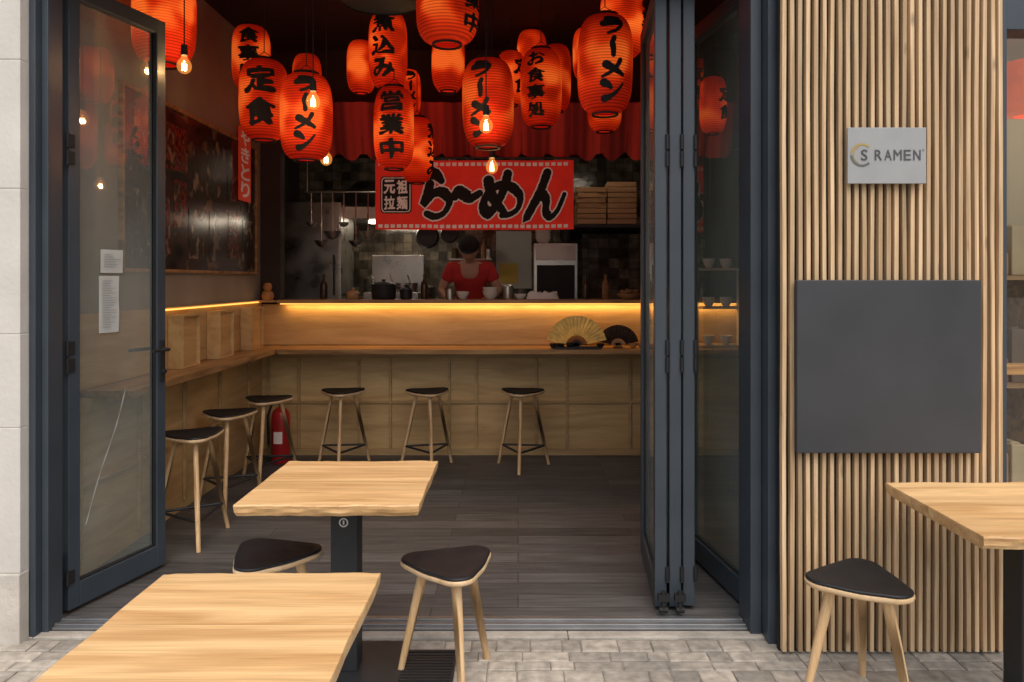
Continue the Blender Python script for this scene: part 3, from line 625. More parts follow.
# banner
bn=thing('ramen_banner','red cloth banner with black brush lettering','banner',(-.366,6.22,2.262))
BWd=.835; BH=.292
def bmap(c,eps=0):
    x=c.x; return Vector((x,-.012*math.cos(x*3.2)+.004*math.sin(x*17)-.002*(BH-c.y)*math.sin(x*11)-eps-c.z, c.y+.006*(x/BWd)**2+ .0015*math.sin(x*9)))
bm=NB(); g=[[bm.verts.new(bmap(Vector((-BWd+2*BWd*i/60,-BH+2*BH*j/16,0)))) for i in range(61)] for j in range(17)]
for a,b in zip(g,g[1:]):
    for i in range(60): bm.faces.new((a[i],a[i+1],b[i+1],b[i]))
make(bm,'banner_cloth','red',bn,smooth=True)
cols=[('ら',-.32,.0,.26,.36),('ー',-.060,.0,.21,.32),('め',.225,.0,.31,.33),('ん',.595,.0,.29,.35)]
bmw=NB(); bmk=NB()
for ch,cx,cy,w,h in cols:
    th=.090 if ch!='ー' else .086
    merge(bmw,brush_bm(ch,w,h,th,extra=.012),lambda c,cx=cx,cy=cy:bmap(Vector((cx+c.x,cy+c.y,c.z)),.003))
    merge(bmk,brush_bm(ch,w,h,th),lambda c,cx=cx,cy=cy:bmap(Vector((cx+c.x,cy+c.y,c.z)),.0065))
make(bmw,'letter_outline','whitecloth',bn); make(bmk,'lettering','ink',bn)
bmw=NB(); bmk=NB()
def rectb(bm,x0,x1,y0,y1,eps):
    q=NB(); n=max(1,int((x1-x0)/.03))
    vs_=[[q.verts.new((x0+(x1-x0)*i/n,yy,0)) for i in range(n+1)] for yy in (y0,y1)]
    for i in range(n): q.faces.new((vs_[0][i],vs_[0][i+1],vs_[1][i+1],vs_[1][i]))
    merge(bm,q,lambda c:bmap(c,eps))
def rrect(bm,cx,cy,hw,hh,r,eps,n=28):
    """rounded rectangle as vertical strips so that it follows the cloth"""
    q=NB(); pr=None
    for i in range(n+1):
        x=-hw+2*hw*i/n; e=max(0,abs(x)-(hw-r)); yy=hh-r+math.sqrt(max(0,r*r-e*e))
        p=(q.verts.new((cx+x,cy-yy+random.uniform(-.0015,.0015),0)),q.verts.new((cx+x,cy+yy+random.uniform(-.0015,.0015),0)))
        if pr: q.faces.new((pr[0],p[0],p[1],pr[1]))
        pr=p
    merge(bm,q,lambda c:bmap(c,eps))
SX=-.660
rrect(bmk,SX,0,.132,.155,.030,.005); rrect(bmw,SX,0,.123,.146,.027,.008); rrect(bmk,SX,0,.115,.138,.023,.011)
for i,ch in enumerate('元祖'): merge(bmw,glyph_bm(ch,.088,.108,.045,slant=.05,wob=.02),lambda c,i=i:bmap(Vector((SX-.053+i*.106+c.x,.067+c.y,c.z)),.016))
for i,ch in enumerate('拉麺'): merge(bmw,glyph_bm(ch,.088,.108,.035,slant=.05,wob=.02),lambda c,i=i:bmap(Vector((SX-.053+i*.106+c.x,-.067+c.y,c.z)),.016))
for yy in (-.262,.260):
    k=-.81
    while k<.79:
        rectb(bmw,k,k+.036,yy-.014,yy+.014,.004); k+=.052
make(bmk,'stamp_ground','ink',bn); make(bmw,'printed_border','whitecloth',bn)
bm=NB(); tube(bm,[(-.86,-.0,.315),(.86,-.0,.315)],.008); 
for xx in (-.8,0,.8): tube(bm,[(xx,0,.315),(xx,.0,1.33)],.002)
make(bm,'hanging_rod','black',bn)

# ------------------------------------------------------------------ lanterns
def lprof(t,R): return R*(.46+.54*math.sqrt(max(0,1-abs(t)**3.6)))
def lantern(x,y,z,R,h,text,yaw,label):
    o=thing('paper_lantern',label,'lantern',(x,y,z),0,'red paper lanterns hanging from the ceiling')
    bm=NB(); prof=[]; n=int(h/.00775)
    for i in range(n+1):
        zz=-h/2+h*i/n; t=2*zz/h; r=lprof(t,R)
        prof.append((r+.0016*math.sin(2*math.pi*zz/.0155),zz))
    lathe(bm,prof,36)
    ph=random.uniform(0,6)
    for v in bm.verts:
        a=math.atan2(v.co.y,v.co.x); k=1+.012*math.sin(3*a+ph+v.co.z*9); v.co.x*=k; v.co.y*=k
    make(bm,'lantern_shade','lantern',o,smooth=True,angle=80)
    rr=R*.47
    for s,nm in ((-1,'bottom_ring'),(1,'top_ring')):
        bm=NB(); z0=s*h/2; lathe(bm,[(rr*.9,z0-.004),(rr+.003,z0-.004),(rr+.003,z0+s*.014),(rr*.9,z0+s*.014),(rr*.9,z0-.004)],32); 
        if s>0: tube(bm,[(-rr*.9,0,z0+.014),(0,0,z0+.06),(rr*.9,0,z0+.014)],.002)
        make(bm,nm,'ink',o,smooth=True)
    bm=NB(); top=3.6-z; cyl(bm,(0,0,h/2+.055),(0,0,max(top,h/2+.06)),.003,seg=8); make(bm,'cord','rubber',o)
    if text:
        bm=NB(); n=len(text); ch_h=min(h*.88/n,R*1.30); w=min(ch_h*1.15,R*1.28); tot=ch_h*n
        for i,ch in enumerate(text):
            gh=ch_h*.90; cy=tot/2-ch_h*(i+.5)
            if ch in G: g=brush_bm(ch,w*(.92 if ch!='｜' else .5),gh*.88,ch_h*.30)
            else: g=glyph_bm(ch,w*.9,gh*.88,{2:.070,3:.060,4:.052}[n],slant=.10,n=8,wob=.026)
            cut(g,.025,.035)
            def f(c,cy=cy):
                zz=c.y+cy; r=lprof(2*zz/h,R)*1.012+.003+c.z; a=yaw+c.x/R; return Vector((r*math.sin(a),-r*math.cos(a),zz))
            merge(bm,g,f)
        make(bm,'lettering','ink',o)
    return o
LN=[(-2.02,4.22,3.05,.170,.53,'',0),(-1.876,5.2,3.11,.13,.44,'食事処',rad(12)),(-1.613,4.7,2.693,.152,.495,'定食',rad(10)),
(-1.26,4.4,2.519,.152,.50,'ラ｜メン',rad(14)),(-1.682,5.9,3.145,.112,.40,'',0),(-.878,5.0,3.104,.128,.51,'煮込み',rad(-6)),
(-.374,3.9,2.999,.163,.40,'営業中',rad(62)),(-.568,6.0,3.277,.113,.41,'',0),(-.821,4.9,2.557,.132,.53,'営業中',rad(2)),
(-.805,5.9,2.586,.128,.51,'煮込み',rad(82)),(-.898,6.05,3.075,.10,.38,'ラ｜メン',rad(20)),(-.178,4.4,2.602,.152,.51,'ラ｜メン',rad(-14)),
(-.055,5.8,3.133,.11,.41,'定食',rad(50)),(.155,5.0,2.847,.139,.51,'お食事処',rad(-16)),(.293,5.7,3.106,.116,.50,'',0),
(.482,4.1,2.741,.152,.53,'ラ｜メン',rad(10)),(.703,5.0,3.293,.149,.47,'営業中',rad(80)),(.654,5.6,2.87,.128,.38,'',0),(1.476,5.6,2.874,.10,.42,'定食',rad(48)),
(-1.23,5.8,3.22,.11,.40,'',0),(.11,5.95,3.34,.12,.42,'',0),(-.30,5.7,2.98,.10,.36,'',0),(.54,5.8,3.32,.11,.40,'',0),(-.50,5.3,3.12,.118,.42,'',0),(-2.0,5.9,2.98,.10,.38,'',0)]
for L_ in LN:
    x,y,z,R,h,tx,yaw=L_
    size='large' if R>.14 else 'small'
    n2={'ラ｜メン':'with black katakana ramen lettering','':'with no lettering facing the street'}.get(tx,'with black lettering '+str(len(tx))+' characters tall')
    lantern(x,y,z,R,h,tx,yaw,size+' ribbed red paper lantern '+n2)

def bulb(x,y,z,power=5):
    o=thing('hanging_bulb','glowing round filament bulb on black cord','light bulb',(x,y,z),0,'bare filament bulbs')
    q=.84
    bm=NB(); lathe(bm,[(a*q,b*q+.008) for a,b in [(.001,-.052),(.018,-.048),(.036,-.034),(.045,-.012),(.045,.008),(.037,.030),(.024,.046),(.018,.058),(.0175,.07)]],24); make(bm,'bulb_glass','bulbglass',o,smooth=True,angle=80)
    bm=NB(); pts=[]
    for i in range(9):
        a=2*math.pi*i/8; pts.append((.012*math.cos(a),.012*math.sin(a),.020 if i%2 else -.018))
    tube(bm,pts,.0024,6); make(bm,'filament','filament',o)
    bm=NB(); cyl(bm,(0,0,.064),(0,0,.120),.018,.016); cyl(bm,(0,0,.120),(0,0,3.6-z),.0035,seg=8); make(bm,'socket_and_cord','rubber',o,smooth=True)
    l=D.lights.new('bulb_light','POINT'); l.energy=power; l.color=(1,.66,.36); l.shadow_soft_size=.015
    lo=D.objects.new('bulb_light',l); S.collection.objects.link(lo); lo.parent=o; lo.location=(0,0,-.002)
for b in ((-1.805,4.0,2.70),(-1.108,4.0,2.507),(-.177,4.1,2.398),(-.162,4.6,2.246),(-1.245,4.8,2.328)): bulb(*b)
o=thing('pendant_lamp','flat black pendant lamp shade on a cord','lamp',(-.78,4.2,3.14))
bm=NB(); lathe(bm,[(.225,-.01),(.23,0),(.20,.018),(.10,.045),(.04,.07),(.03,.10),(.001,.105)],40); make(bm,'lamp_shade','black',o,smooth=True)
bm=NB(); cyl(bm,(0,0,.10),(0,0,.46),.004,seg=8); make(bm,'cord','rubber',o)

# ------------------------------------------------------------------ stools
RC,CC=.066,.132
def rtri(th):
    p=(th+math.pi/3)%(2*math.pi/3)-math.pi/3; ap=abs(p); tl_=math.atan2(RC*math.sin(math.pi/3),CC+RC*.5)
    if ap<tl_: r=CC*math.cos(p)+math.sqrt(max(0,RC*RC-(CC*math.sin(p))**2))
    else: r=(CC*.5+RC)/math.cos(math.pi/3-ap)
    return r+.008*(1-math.cos(3*th))/2
def stool(h,loc,rz,label,foot,group):
    o=thing('bar_stool' if foot else 'low_stool',label,'stool',loc,rz,group)
    def layer(bm,rings,n=72):
        rs=[]
        for k,z,sad in rings:
            rs.append([bm.verts.new((k*rtri(2*math.pi*i/n)*math.cos(2*math.pi*i/n),k*rtri(2*math.pi*i/n)*math.sin(2*math.pi*i/n),z+sad*math.cos(3*2*math.pi*i/n))) for i in range(n)])
        for a,b in zip(rs,rs[1:]):
            for i in range(n): bm.faces.new((a[i],a[(i+1)%n],b[(i+1)%n],b[i]))
        bm.faces.new(rs[0][::-1]); bm.faces.new(rs[-1])
    q=.002
    bm=NB(); layer(bm,[(.965,h-.0115,q),(.985,h-.009,q),(.988,h-.005,q),(.975,h-.001,q),(.94,h,q*.9),(.75,h-.005,q*.5),(.5,h-.008,0),(.2,h-.009,0)]); make(bm,'seat_pad','seat',o,smooth=True,angle=70)
    bm=NB(); layer(bm,[(.70,h-.042,0),(.90,h-.036,q*.5),(.985,h-.029,q),(1.006,h-.024,q),(1.006,h-.0135,q),(.998,h-.0118,q)]); make(bm,'seat_shell','rim',o,smooth=True,angle=50)
    spread=.205 if not foot else .245
    legs=[]
    for k in range(3):
        a=2*math.pi*k/3; t=Vector((.105*math.cos(a),.105*math.sin(a),h-.036)); f=Vector((spread*math.cos(a),spread*math.sin(a),0.0))
        bm=NB(); mid=t.lerp(f,.40); cyl(bm,f,mid,.0125,.0185 if not foot else .015,seg=16); cyl(bm,mid,t,.0185 if not foot else .015,.020 if not foot else .014,seg=16); bmesh.ops.remove_doubles(bm,verts=bm.verts,dist=.0005)
        make(bm,'leg','leg',o,smooth=True); legs.append((t,f))
    if foot:
        pts=[f.lerp(t,.27) for t,f in legs]; bm=NB()
        tube(bm,pts+[pts[0]],.009,10); make(bm,'footrest','black',o,smooth=True)
    return o
g1='low triangular stools outside'
s0=stool(.46,(-.265,2.88,0),rad(-72),'low three legged wood stool with black seat',False,g1)
copy_thing(s0,(-.99,2.97,0),rad(-105),'low three legged wood stool tucked beside the table')
copy_thing(s0,(1.255,2.72,0),rad(-58),'low three legged wood stool before the slatted wall')
g2='bar stools along the wooden counter'
s1=stool(.64,(-1.453,6.12,0),rad(-84),'tall three legged wood stool with black seat',True,g2)
copy_thing(s1,(-.743,6.12,0),rad(-76)); copy_thing(s1,(.034,6.12,0),rad(-96))
for p,r in (((-1.94,4.42,0),-60),((-2.0,5.12,0),-75),((-1.94,5.72,0),-85)): copy_thing(s1,p,rad(r),'tall three legged wood stool at the side counter')

# ------------------------------------------------------------------ tables
def table(cx,cy,w,d,seed,label):
    o=thing('cafe_table',label,'table',(cx,cy,0),0,'square wooden tables outside')
    bm=NB(); n=40;pts=[]
    def wob(t,k): return .020*mnoise.noise(Vector((t*3.2,k+seed*3.1,0)))+.008*mnoise.noise(Vector((t*11,k,seed)))+.003*mnoise.noise(Vector((t*30,k,seed)))
    def wx(t,k): return .004*mnoise.noise(Vector((t*4,k+seed*1.7,5)))
    for i in range(n): t=i/n; pts.append((-w/2+w*t,-d/2+wob(t,0)))
    for i in range(8): t=i/8; pts.append((w/2+wx(t,1),-d/2+d*t+(wob(1,0)*(1-t))))
    for i in range(n): t=i/n; pts.append((w/2-w*t,d/2+wob(t,9)))
    for i in range(8): t=i/8; pts.append((-w/2+wx(t,2),d/2-d*t+wob(1,9)*(1-t)))
    def ring(ins,z,wv=0): return [bm.verts.new((a*(1-2*ins*.4/w),b*(1-2*ins/d)+ (wv*mnoise.noise(Vector((a*12,b*9,z*50))) ),z)) for a,b in pts]
    rs=[ring(.028,.703),ring(.016,.708,.010),ring(.006,.722,.008),ring(.002,.735,.004),ring(0,.745),ring(.003,.750)]
    for a,b in zip(rs,rs[1:]):
        for i in range(len(pts)): bm.faces.new((a[i],a[(i+1)%len(pts)],b[(i+1)%len(pts)],b[i]))
    bm.faces.new(rs[0][::-1]); bm.faces.new(rs[-1]); make(bm,'tabletop','oak',o)
    bm=NB(); bx(bm,-.052,.052,-.052,.052,.014,.682); make(bm,'post','black',o,bevel=.004)
    bm=NB(); bx(bm,-.22,.22,-.20,.20,0.006,.014); make(bm,'base_plate','black',o,bevel=.003)
    bm=NB(); bx(bm,-.2,.2,-.2,.2,.683,.702); make(bm,'top_plate','black',o)
    bm=NB(); pv_=None
    for i in range(33):
        a=2*math.pi*i/32; q=(bm.verts.new((.013*math.cos(a),-.0545,.60+.013*math.sin(a))),bm.verts.new((.018*math.cos(a),-.0545,.60+.018*math.sin(a))))
        if pv_: bm.faces.new((pv_[0],pv_[1],q[1],q[0]))
        pv_=q
    bx(bm,-.003,.003,-.0548,-.0535,.592,.608)
    make(bm,'post_emblem','white',o)
    return o
table(-.683,2.95,.66,.64,1,'small oak table with black post by the threshold')
table(-.67,1.715,.59,.61,2,'small oak table with pronounced grain on the paving')
table(1.80,2.615,.70,.63,3,'small oak table with black post by slatted wall')
dg=thing('drain_grate','dark metal slotted drain grate set in paving','drain',(-.36,2.93,.004))
bm=NB(); bx(bm,-.11,.11,-.14,-.125,0,.012); bx(bm,-.11,.11,.125,.14,0,.012); bx(bm,-.11,-.10,-.1245,.1245,0,.012); bx(bm,.10,.11,-.1245,.1245,0,.012)
for i in range(11): bx(bm,-.0995,.0995,-.115+i*.0215,-.103+i*.0215,.001,.011)
make(bm,'grate_bars','black',dg)

# ------------------------------------------------------------------ items on counters
def fan(loc,R,m,label,a0=12,a1=168,rz=0):
    o=thing('folding_fan',label,'fan',loc,rz,'open folding fans on the counter'); n=18
    bm=NB(); pv_=None
    for i in range(2*n+1):
        a=rad(a0+(a1-a0)*i/(2*n)); dy=.006*(1 if i%2 else -1)
        q=[bm.verts.new((r*math.cos(a),dy+.02*r/R-.02,.012+r*math.sin(a))) for r in (R*.36,R)]
        if pv_: bm.faces.new((pv_[0],pv_[1],q[1],q[0]))
        pv_=q
    make(bm,'fan_leaf',m,o)
    bm=NB()
    for i in range(n+1):
        a=rad(a0+(a1-a0)*i/n); box(bm,(R*.25*math.cos(a),-.004,.012+R*.25*math.sin(a)),(R*.5,.002,.007),ry=-a)
    cyl(bm,(0,-.008,.012),(0,.004,.012),.008); make(bm,'fan_ribs','fandark' if m=='fangold' else 'tray',o)
    bm=NB(); box(bm,(0,.02,.003),(.08,.06,.006)); make(bm,'fan_stand','black',o)
fan((.50,6.32,.972),.26,'fangold','open shiny golden folding fan standing on the counter')
fan((.86,6.36,.972),.18,'fandark','open dark folding fan standing on the counter')
tr=thing('serving_tray','shallow black tray on the wooden counter','tray',(.50,6.23,.972))
bm=NB(); bx(bm,-.2,.2,-.05,.05,0,.006); bx(bm,-.2,.2,-.055,-.05,0,.016); bx(bm,-.2,.2,.05,.055,0,.016); make(bm,'tray_body','black',tr)
def bowl(loc,r,h,m,label,name='bowl',group='bowls and cups on the ledges'):
    bm=NB(); lathe(bm,[(r*.45,0),(r*.5,h*.08),(r*.8,h*.4),(r*.97,h*.9),(r,h),(r*.94,h*.95),(r*.75,h*.45),(r*.3,h*.18),(.001,h*.15)],24)
    o=make(bm,name,m,smooth=True,loc=loc,angle=60); return single(o,label,'bowl',group=group)
def jar(loc,prof,m,label,name,cat,group=None):
    bm=NB(); lathe(bm,prof,20); o=make(bm,name,m,smooth=True,loc=loc); return single(o,label,cat,group=group)
for x in (.30,.36,.44,.70,.98,1.05,1.12): bowl((x,6.28 if x>.6 or x<.4 else 6.25,.98 if x<.6 and x>.4 else .972),.035,.04,'black' if x<.9 else 'tray','small sauce cup on the wooden counter','sauce_cup')
LZ=1.376
bowl((-.50,6.70,LZ),.06,.07,'white','white ceramic bowl on the kitchen ledge')
bowl((-.25,6.72,LZ),.075,.075,'white','white ceramic bowl on the kitchen ledge')
bowl((-.25,6.72,LZ+.035),.072,.075,'white','white ceramic bowl stacked in another')
bowl((.02,6.66,LZ),.055,.05,'white','white ceramic bowl on the kitchen ledge')
jar((-.09,6.72,LZ),[(.001,0),(.045,0),(.05,.02),(.05,.12),(.04,.13),(.038,.125),(.001,.12)],'steel','steel canister on the kitchen ledge','canister','canister')
jar((-.62,6.74,LZ),[(.001,0),(.04,0),(.042,.09),(.03,.095),(.001,.09)],'steel','short steel cup on the kitchen ledge','steel_cup','cup')
BP=[(.001,0),(.032,0),(.034,.01),(.034,.12),(.028,.15),(.013,.175),(.012,.21),(.015,.212),(.015,.225),(.001,.226)]
for x,y,mm in ((-1.78,6.78,'bottle'),(-.86,6.79,'bottle'),(.62,6.78,'bottle'),(.80,6.76,'brown')): jar((x,y,LZ),BP,mm,'narrow sauce bottle on the kitchen ledge','sauce_bottle','bottle','sauce bottles in the kitchen')
bowl((1.0,6.70,LZ),.11,.05,'tray','shallow wooden bowl heaped with food')
bm=NB(); 
for i in range(14): sph(bm,(random.uniform(-.07,.07),random.uniform(-.07,.07),.05+random.uniform(0,.03)),(.025,.022,.018),10,8)
single(make(bm,'food_heap','brown',smooth=True,loc=(1.0,6.70,LZ)),'heap of brown food in the wooden bowl','food')
bm=NB(); nu=16; gg=[[bm.verts.new((-.15+.3*i/nu,-.07+.14*j/8,.050*(1+mnoise.noise(Vector((i*.5,j*.6,2)))) if 0<i<nu and 0<j<8 else .002)) for i in range(nu+1)] for j in range(9)]
for a,b in zip(gg,gg[1:]):
    for i in range(nu): bm.faces.new((a[i],a[i+1],b[i+1],b[i]))
single(make(bm,'kitchen_towel','white',smooth=True,loc=(.22,6.64,LZ)),'crumpled white towel on the kitchen ledge','towel')
def pot(loc,r,h,m,label,name='cooking_pot'):
    o=thing(name,label,'pot',loc,group='pots and kettles in the kitchen')
    bm=NB(); lathe(bm,[(.001,0),(r*.9,0),(r,.015),(r,h),(r*1.03,h+.004),(r*.96,h+.006)],30); make(bm,'pot_body',m,o,smooth=True)
    bm=NB(); lathe(bm,[(r*.98,h+.007),(r*.7,h+.025),(r*.15,h+.032),(.015,h+.035),(.02,h+.05),(.001,h+.055)],30); make(bm,'lid',m,o,smooth=True)
    for s in (-1,1):
        bm=NB(); tube(bm,[(s*r,-.03,h*.8),(s*(r+.035),-.025,h*.82),(s*(r+.035),.025,h*.82),(s*r,.03,h*.8)],.006); make(bm,'pot_handle','black',o,smooth=True)
pot((-1.22,6.72,LZ),.11,.13,'black','black lidded pot on the kitchen ledge')
pot((-1.02,6.74,LZ),.055,.08,'black','small black lidded pot on ledge')
pot((-1.50,6.72,LZ),.06,.05,'tray','small brown lidded pot on ledge')
jar((-2.2,6.50,1.376),[(.001,0),(.045,0),(.055,.03),(.045,.07),(.025,.08),(.036,.10),(.038,.12),(.026,.145),(.001,.15)],'goods_orange','small rounded figurine on the shelf end','figurine','figurine')
bm=NB(); bx(bm,-.08,.08,-.05,.07,-.02,0); single(make(bm,'corner_shelf','counter',loc=(-2.2,6.50,1.374),bevel=.002),'tiny wooden shelf at the room corner','shelf')

ex=thing('fire_extinguisher','red fire extinguisher standing by the counter corner','fire extinguisher',(-2.02,6.30,0))
bm=NB(); lathe(bm,[(.001,0),(.07,0),(.078,.015),(.078,.38),(.072,.42),(.05,.45),(.025,.465),(.022,.48),(.001,.481)],28); make(bm,'cylinder_body','extred',ex,smooth=True)
bm=NB(); cyl(bm,(0,0,.48),(0,0,.515),.016); box(bm,(.03,0,.525),(.11,.018,.012)); box(bm,(.03,0,.55),(.10,.016,.01),ry=-.25); tube(bm,[(-.01,0,.51),(-.06,-.05,.50),(-.095,-.05,.40),(-.095,-.03,.15)],.010); make(bm,'valve_and_hose','rubber',ex,smooth=True)
bm=NB(); pr=None
for i in range(9):
    a=rad(-120+i*7); q=(bm.verts.new((.0788*math.cos(a),.0788*math.sin(a),.17)),bm.verts.new((.0788*math.cos(a),.0788*math.sin(a),.27)))
    if pr: bm.faces.new((pr[0],q[0],q[1],pr[1]))
    pr=q
make(bm,'paper_label','whitecloth',ex,smooth=True)

# ------------------------------------------------------------------ kitchen
def kit(name,label,cat,loc,boxes,m,bevel=.004,pn='body'):
    o=thing(name,label,cat,loc); bm=NB()
    for b in boxes: bx(bm,*b)
    make(bm,pn,m,o,bevel=bevel); return o
fr=kit('steel_fridge','tall stainless steel upright fridge in the kitchen','fridge',(-2.12,7.6,.2),[(-.34,.30,0,.6,0.02,2.15)],'steel')
bm=NB(); bx(bm,-.33,.29,-.03,-.002,.05,1.08); make(bm,'fridge_door','steel',fr,bevel=.004)
bm=NB(); bx(bm,-.33,.29,-.03,-.002,1.10,2.13); make(bm,'fridge_door','steel',fr,bevel=.004)
bm=NB(); tube(bm,[(.24,-.03,1.2),(.24,-.06,1.2),(.24,-.06,1.6),(.24,-.03,1.6)],.008); make(bm,'door_handle','black',fr,smooth=True)
wk=kit('worktop','stainless steel worktop behind the ledge','worktop',(0,6.87,.2),[(-2.1,1.9,0,.28,.98,1.02),(-2.08,-2.04,.01,.26,0,.98),(1.84,1.88,.01,.26,0,.98),(-.1,-.06,.01,.26,0,.98),(-2.0,1.8,.02,.26,.2,.22)],'steel')
rg=kit('cooking_range','stainless steel cooking range along the tiled wall','range',(0,8.15,.2),[(-1.9,.9,0,.64,0,.9),(-1.9,.9,.60,.64,.9,1.05)],'steel')
for i in range(6):
    bm=NB(); cyl(bm,(-1.7+i*.42,-.002,.8),(-1.7+i*.42,-.03,.8),.022); make(bm,'control_knob','rubber',rg,smooth=True)
hd=thing('extractor_hood','stainless steel extractor hood above the range','extractor hood',(-1.25,8.4,2.20))
bm=NB(); vb=[(-.75,-.62,0),(.70,-.62,0),(.70,.38,0),(-.75,.38,0)]; vt=[(-.55,-.15,.45),(.5,-.15,.45),(.5,.38,.45),(-.55,.38,.45)]; vm=[(a,b,.12) for a,b,c in vb]
R_=[[bm.verts.new(v) for v in vv] for vv in (vb,vm,vt)]
for a,b in zip(R_,R_[1:]):
    for i in range(4): bm.faces.new((a[i],a[(i+1)%4],b[(i+1)%4],b[i]))
bm.faces.new(R_[2]); bm.faces.new(R_[0][::-1]); make(bm,'hood_canopy','steel',hd)
bm=NB(); bx(bm,-.4,.3,-.22,-.12,-.02,-.003); make(bm,'hood_fill_light','tube',hd)  # glowing panel added under the hood to light the dark kitchen
bm=NB(); bx(bm,-.2,.2,-.05,.3,.453,.79); make(bm,'hood_duct','steel',hd)
for lx in (-1.2,.55):
    tl=thing('fill_tube','added warm fill tube under the kitchen ceiling','lamp',(lx,7.05,2.95),group='added fill tubes of the kitchen'); bm=NB(); bx(bm,-.5,.5,-.04,.04,0,.05); make(bm,'fill_housing','white',tl); bm=NB(); cyl(bm,(-.45,0,-.02),(.45,0,-.02),.014); make(bm,'tube','tube',tl)  # unseen tubes added to brighten the kitchen
for (x,y,r,h,mm) in ((-1.55,8.4,.20,.46,'steel'),(-1.10,8.4,.17,.36,'steel'),(-.72,8.45,.12,.24,'black'),(.55,8.4,.15,.3,'steel')): pot((x,y,1.102),r,h,mm,'tall lidded stock pot on the cooking range' if h>.25 else 'black lidded pan on the cooking range')
nb_=kit('noodle_boiler','stainless steel noodle boiler with lifting baskets','kitchen machine',(-1.30,7.55,.2),[(-.28,.28,0,.5,0,1.22),(-.28,.28,.46,.5,1.22,1.62)],'steel')
for i in range(3):
    bm=NB(); cyl(bm,(-.18+.18*i,.2,1.15),(-.18+.18*i,.2,1.32),.055,.07,20,caps=False); tube(bm,[(-.18+.18*i,.14,1.31),(-.18+.18*i,-.06,1.40)],.009); make(bm,'noodle_basket','steel',nb_,smooth=True)
ws=kit('spice_shelf','narrow steel wall shelf with a few dark bottles','shelf',(-.6,8.6,1.78),[(-.20,.30,0,.18,0,.02)],'steel',bevel=.002)
for i,x in enumerate((-.74,-.62,-.55,-.40,-.34)):
    jar((x,8.68,1.801),BP if i%2 else [(.001,0),(.038,0),(.04,.01),(.04,.11),(.03,.12),(.001,.12)],['bottle','goods_red','bottle','brown','steel'][i%5],'bottle or tub standing on the spice shelf','spice_jar','jar','jars on the spice shelf')
mc=kit('noodle_machine','steel counter machine with black front panel','kitchen machine',(.38,7.45,.2),[(-.22,.22,0,.4,0,1.72)],'steel')
bm=NB(); bx(bm,-.19,.19,-.02,-.002,1.16,1.50); make(bm,'front_panel','rubber',mc,bevel=.004)
bm=NB(); bx(bm,-.20,.20,-.015,-.002,1.55,1.70); make(bm,'top_panel','white',mc,bevel=.003)
for k in range(5): bowl((.26,7.6,1.922+k*.03),.085,.07,'white','white bowl stacked on the steel machine',group='bowls stacked on the machine')
for k in range(4): bowl((.50,7.6,1.922+k*.03),.075,.07,'black','black bowl stacked on the steel machine',group='bowls stacked on the machine')
ut=thing('utensil_rail','steel rail hung with ladles and strainers','utensil rail',(-1.72,7.3,2.42)); bm=NB(); tube(bm,[(-.38,0,0),(.45,0,0)],.008)
for x_ in (-.36,.43): tube(bm,[(x_,0,0),(x_,0,.57)],.005)
make(bm,'rail','steel',ut,smooth=True)
for i,x in enumerate((-.32,-.22,-.11,.0,.12,.24,.36)):
    bm=NB(); L2=.30+.09*((i*2)%3); cyl(bm,(x,0,-.01),(x,.0,-L2),.006,seg=8); k=1.0+.35*(i%3)
    lathe(bm,[(.001,-.05*k),(.03*k,-.04*k),(.048*k,-.015),(.052*k,.0),(.047*k,0),(.028*k,-.034*k),(.001,-.044*k)],20,c=(x,-.0,-L2)); make(bm,'ladle','steel',ut,smooth=True)
for i,(x,z,r) in enumerate(((-.98,2.02,.13),(-.74,2.05,.10))):
    o=thing('frying_pan','dark round pan hanging in the kitchen','pan',(x,7.95,z),group='hanging pans')
    bm=NB(); cyl(bm,(0,0,0),(0,.05,0),r*.85,r,seg=32); make(bm,'pan_body','black',o,smooth=True)
    bm=NB(); box(bm,(0,.04,r+.10),(.022,.012,.22)); make(bm,'pan_handle','steel',o)
    bm=NB(); cyl(bm,(0,.04,r+.21),(0,.04,3.0-z),.003,seg=6); make(bm,'hanging_hook','steel',o)
for k,x in enumerate((.72,1.02)):
    for j in range(8 if k else 7):
        o=thing('noodle_tray','shallow slatted wooden noodle tray in a stack','tray',(x,7.4,2.10+j*.052),random.uniform(-.04,.04),group='stacked wooden noodle trays')
        bm=NB(); bx(bm,-.13,.13,-.16,.16,0,.008); bx(bm,-.14,.14,-.17,-.16,0,.045); bx(bm,-.14,.14,.16,.17,0,.045); bx(bm,-.14,-.13,-.16,.16,0,.045); bx(bm,.13,.14,-.16,.16,0,.045); make(bm,'tray_body','tray',o)
kit('wall_shelf','dark steel shelf carrying the noodle trays','shelf',(.9,7.4,2.06),[(-.4,.45,-.2,1.39,0,.03)],'black')
tp=thing('tiled_pier','dark glossy tiled pier behind the hatch','wall',(1.05,7.7,.2)); bm=NB(); bx(bm,-.38,.9,0,.12,0,1.83); make(bm,'tile_face','tile',tp)
nb=kit('notice_sheet','white notice sheet with yellow panel on wall','notice',(0,8.78,1.45),[(-.26,.16,0,.012,0,.68)],'paper',bevel=0,pn='sheet')
bm=NB(); bx(bm,-.22,.0,-.004,-.002,.06,.30); make(bm,'yellow_panel','yellow',nb)
rs=kit('side_cabinet','pale cabinet with crockery beside the kitchen','cabinet',(1.62,6.3,.972),[(-.22,.30,0,.2,.0,.02),(-.22,.30,0,.2,.33,.35),(-.22,.30,0,.2,.66,.68),(-.24,-.22,0,.2,0,.68),(.30,.32,0,.2,0,.68)],'cream',bevel=0)
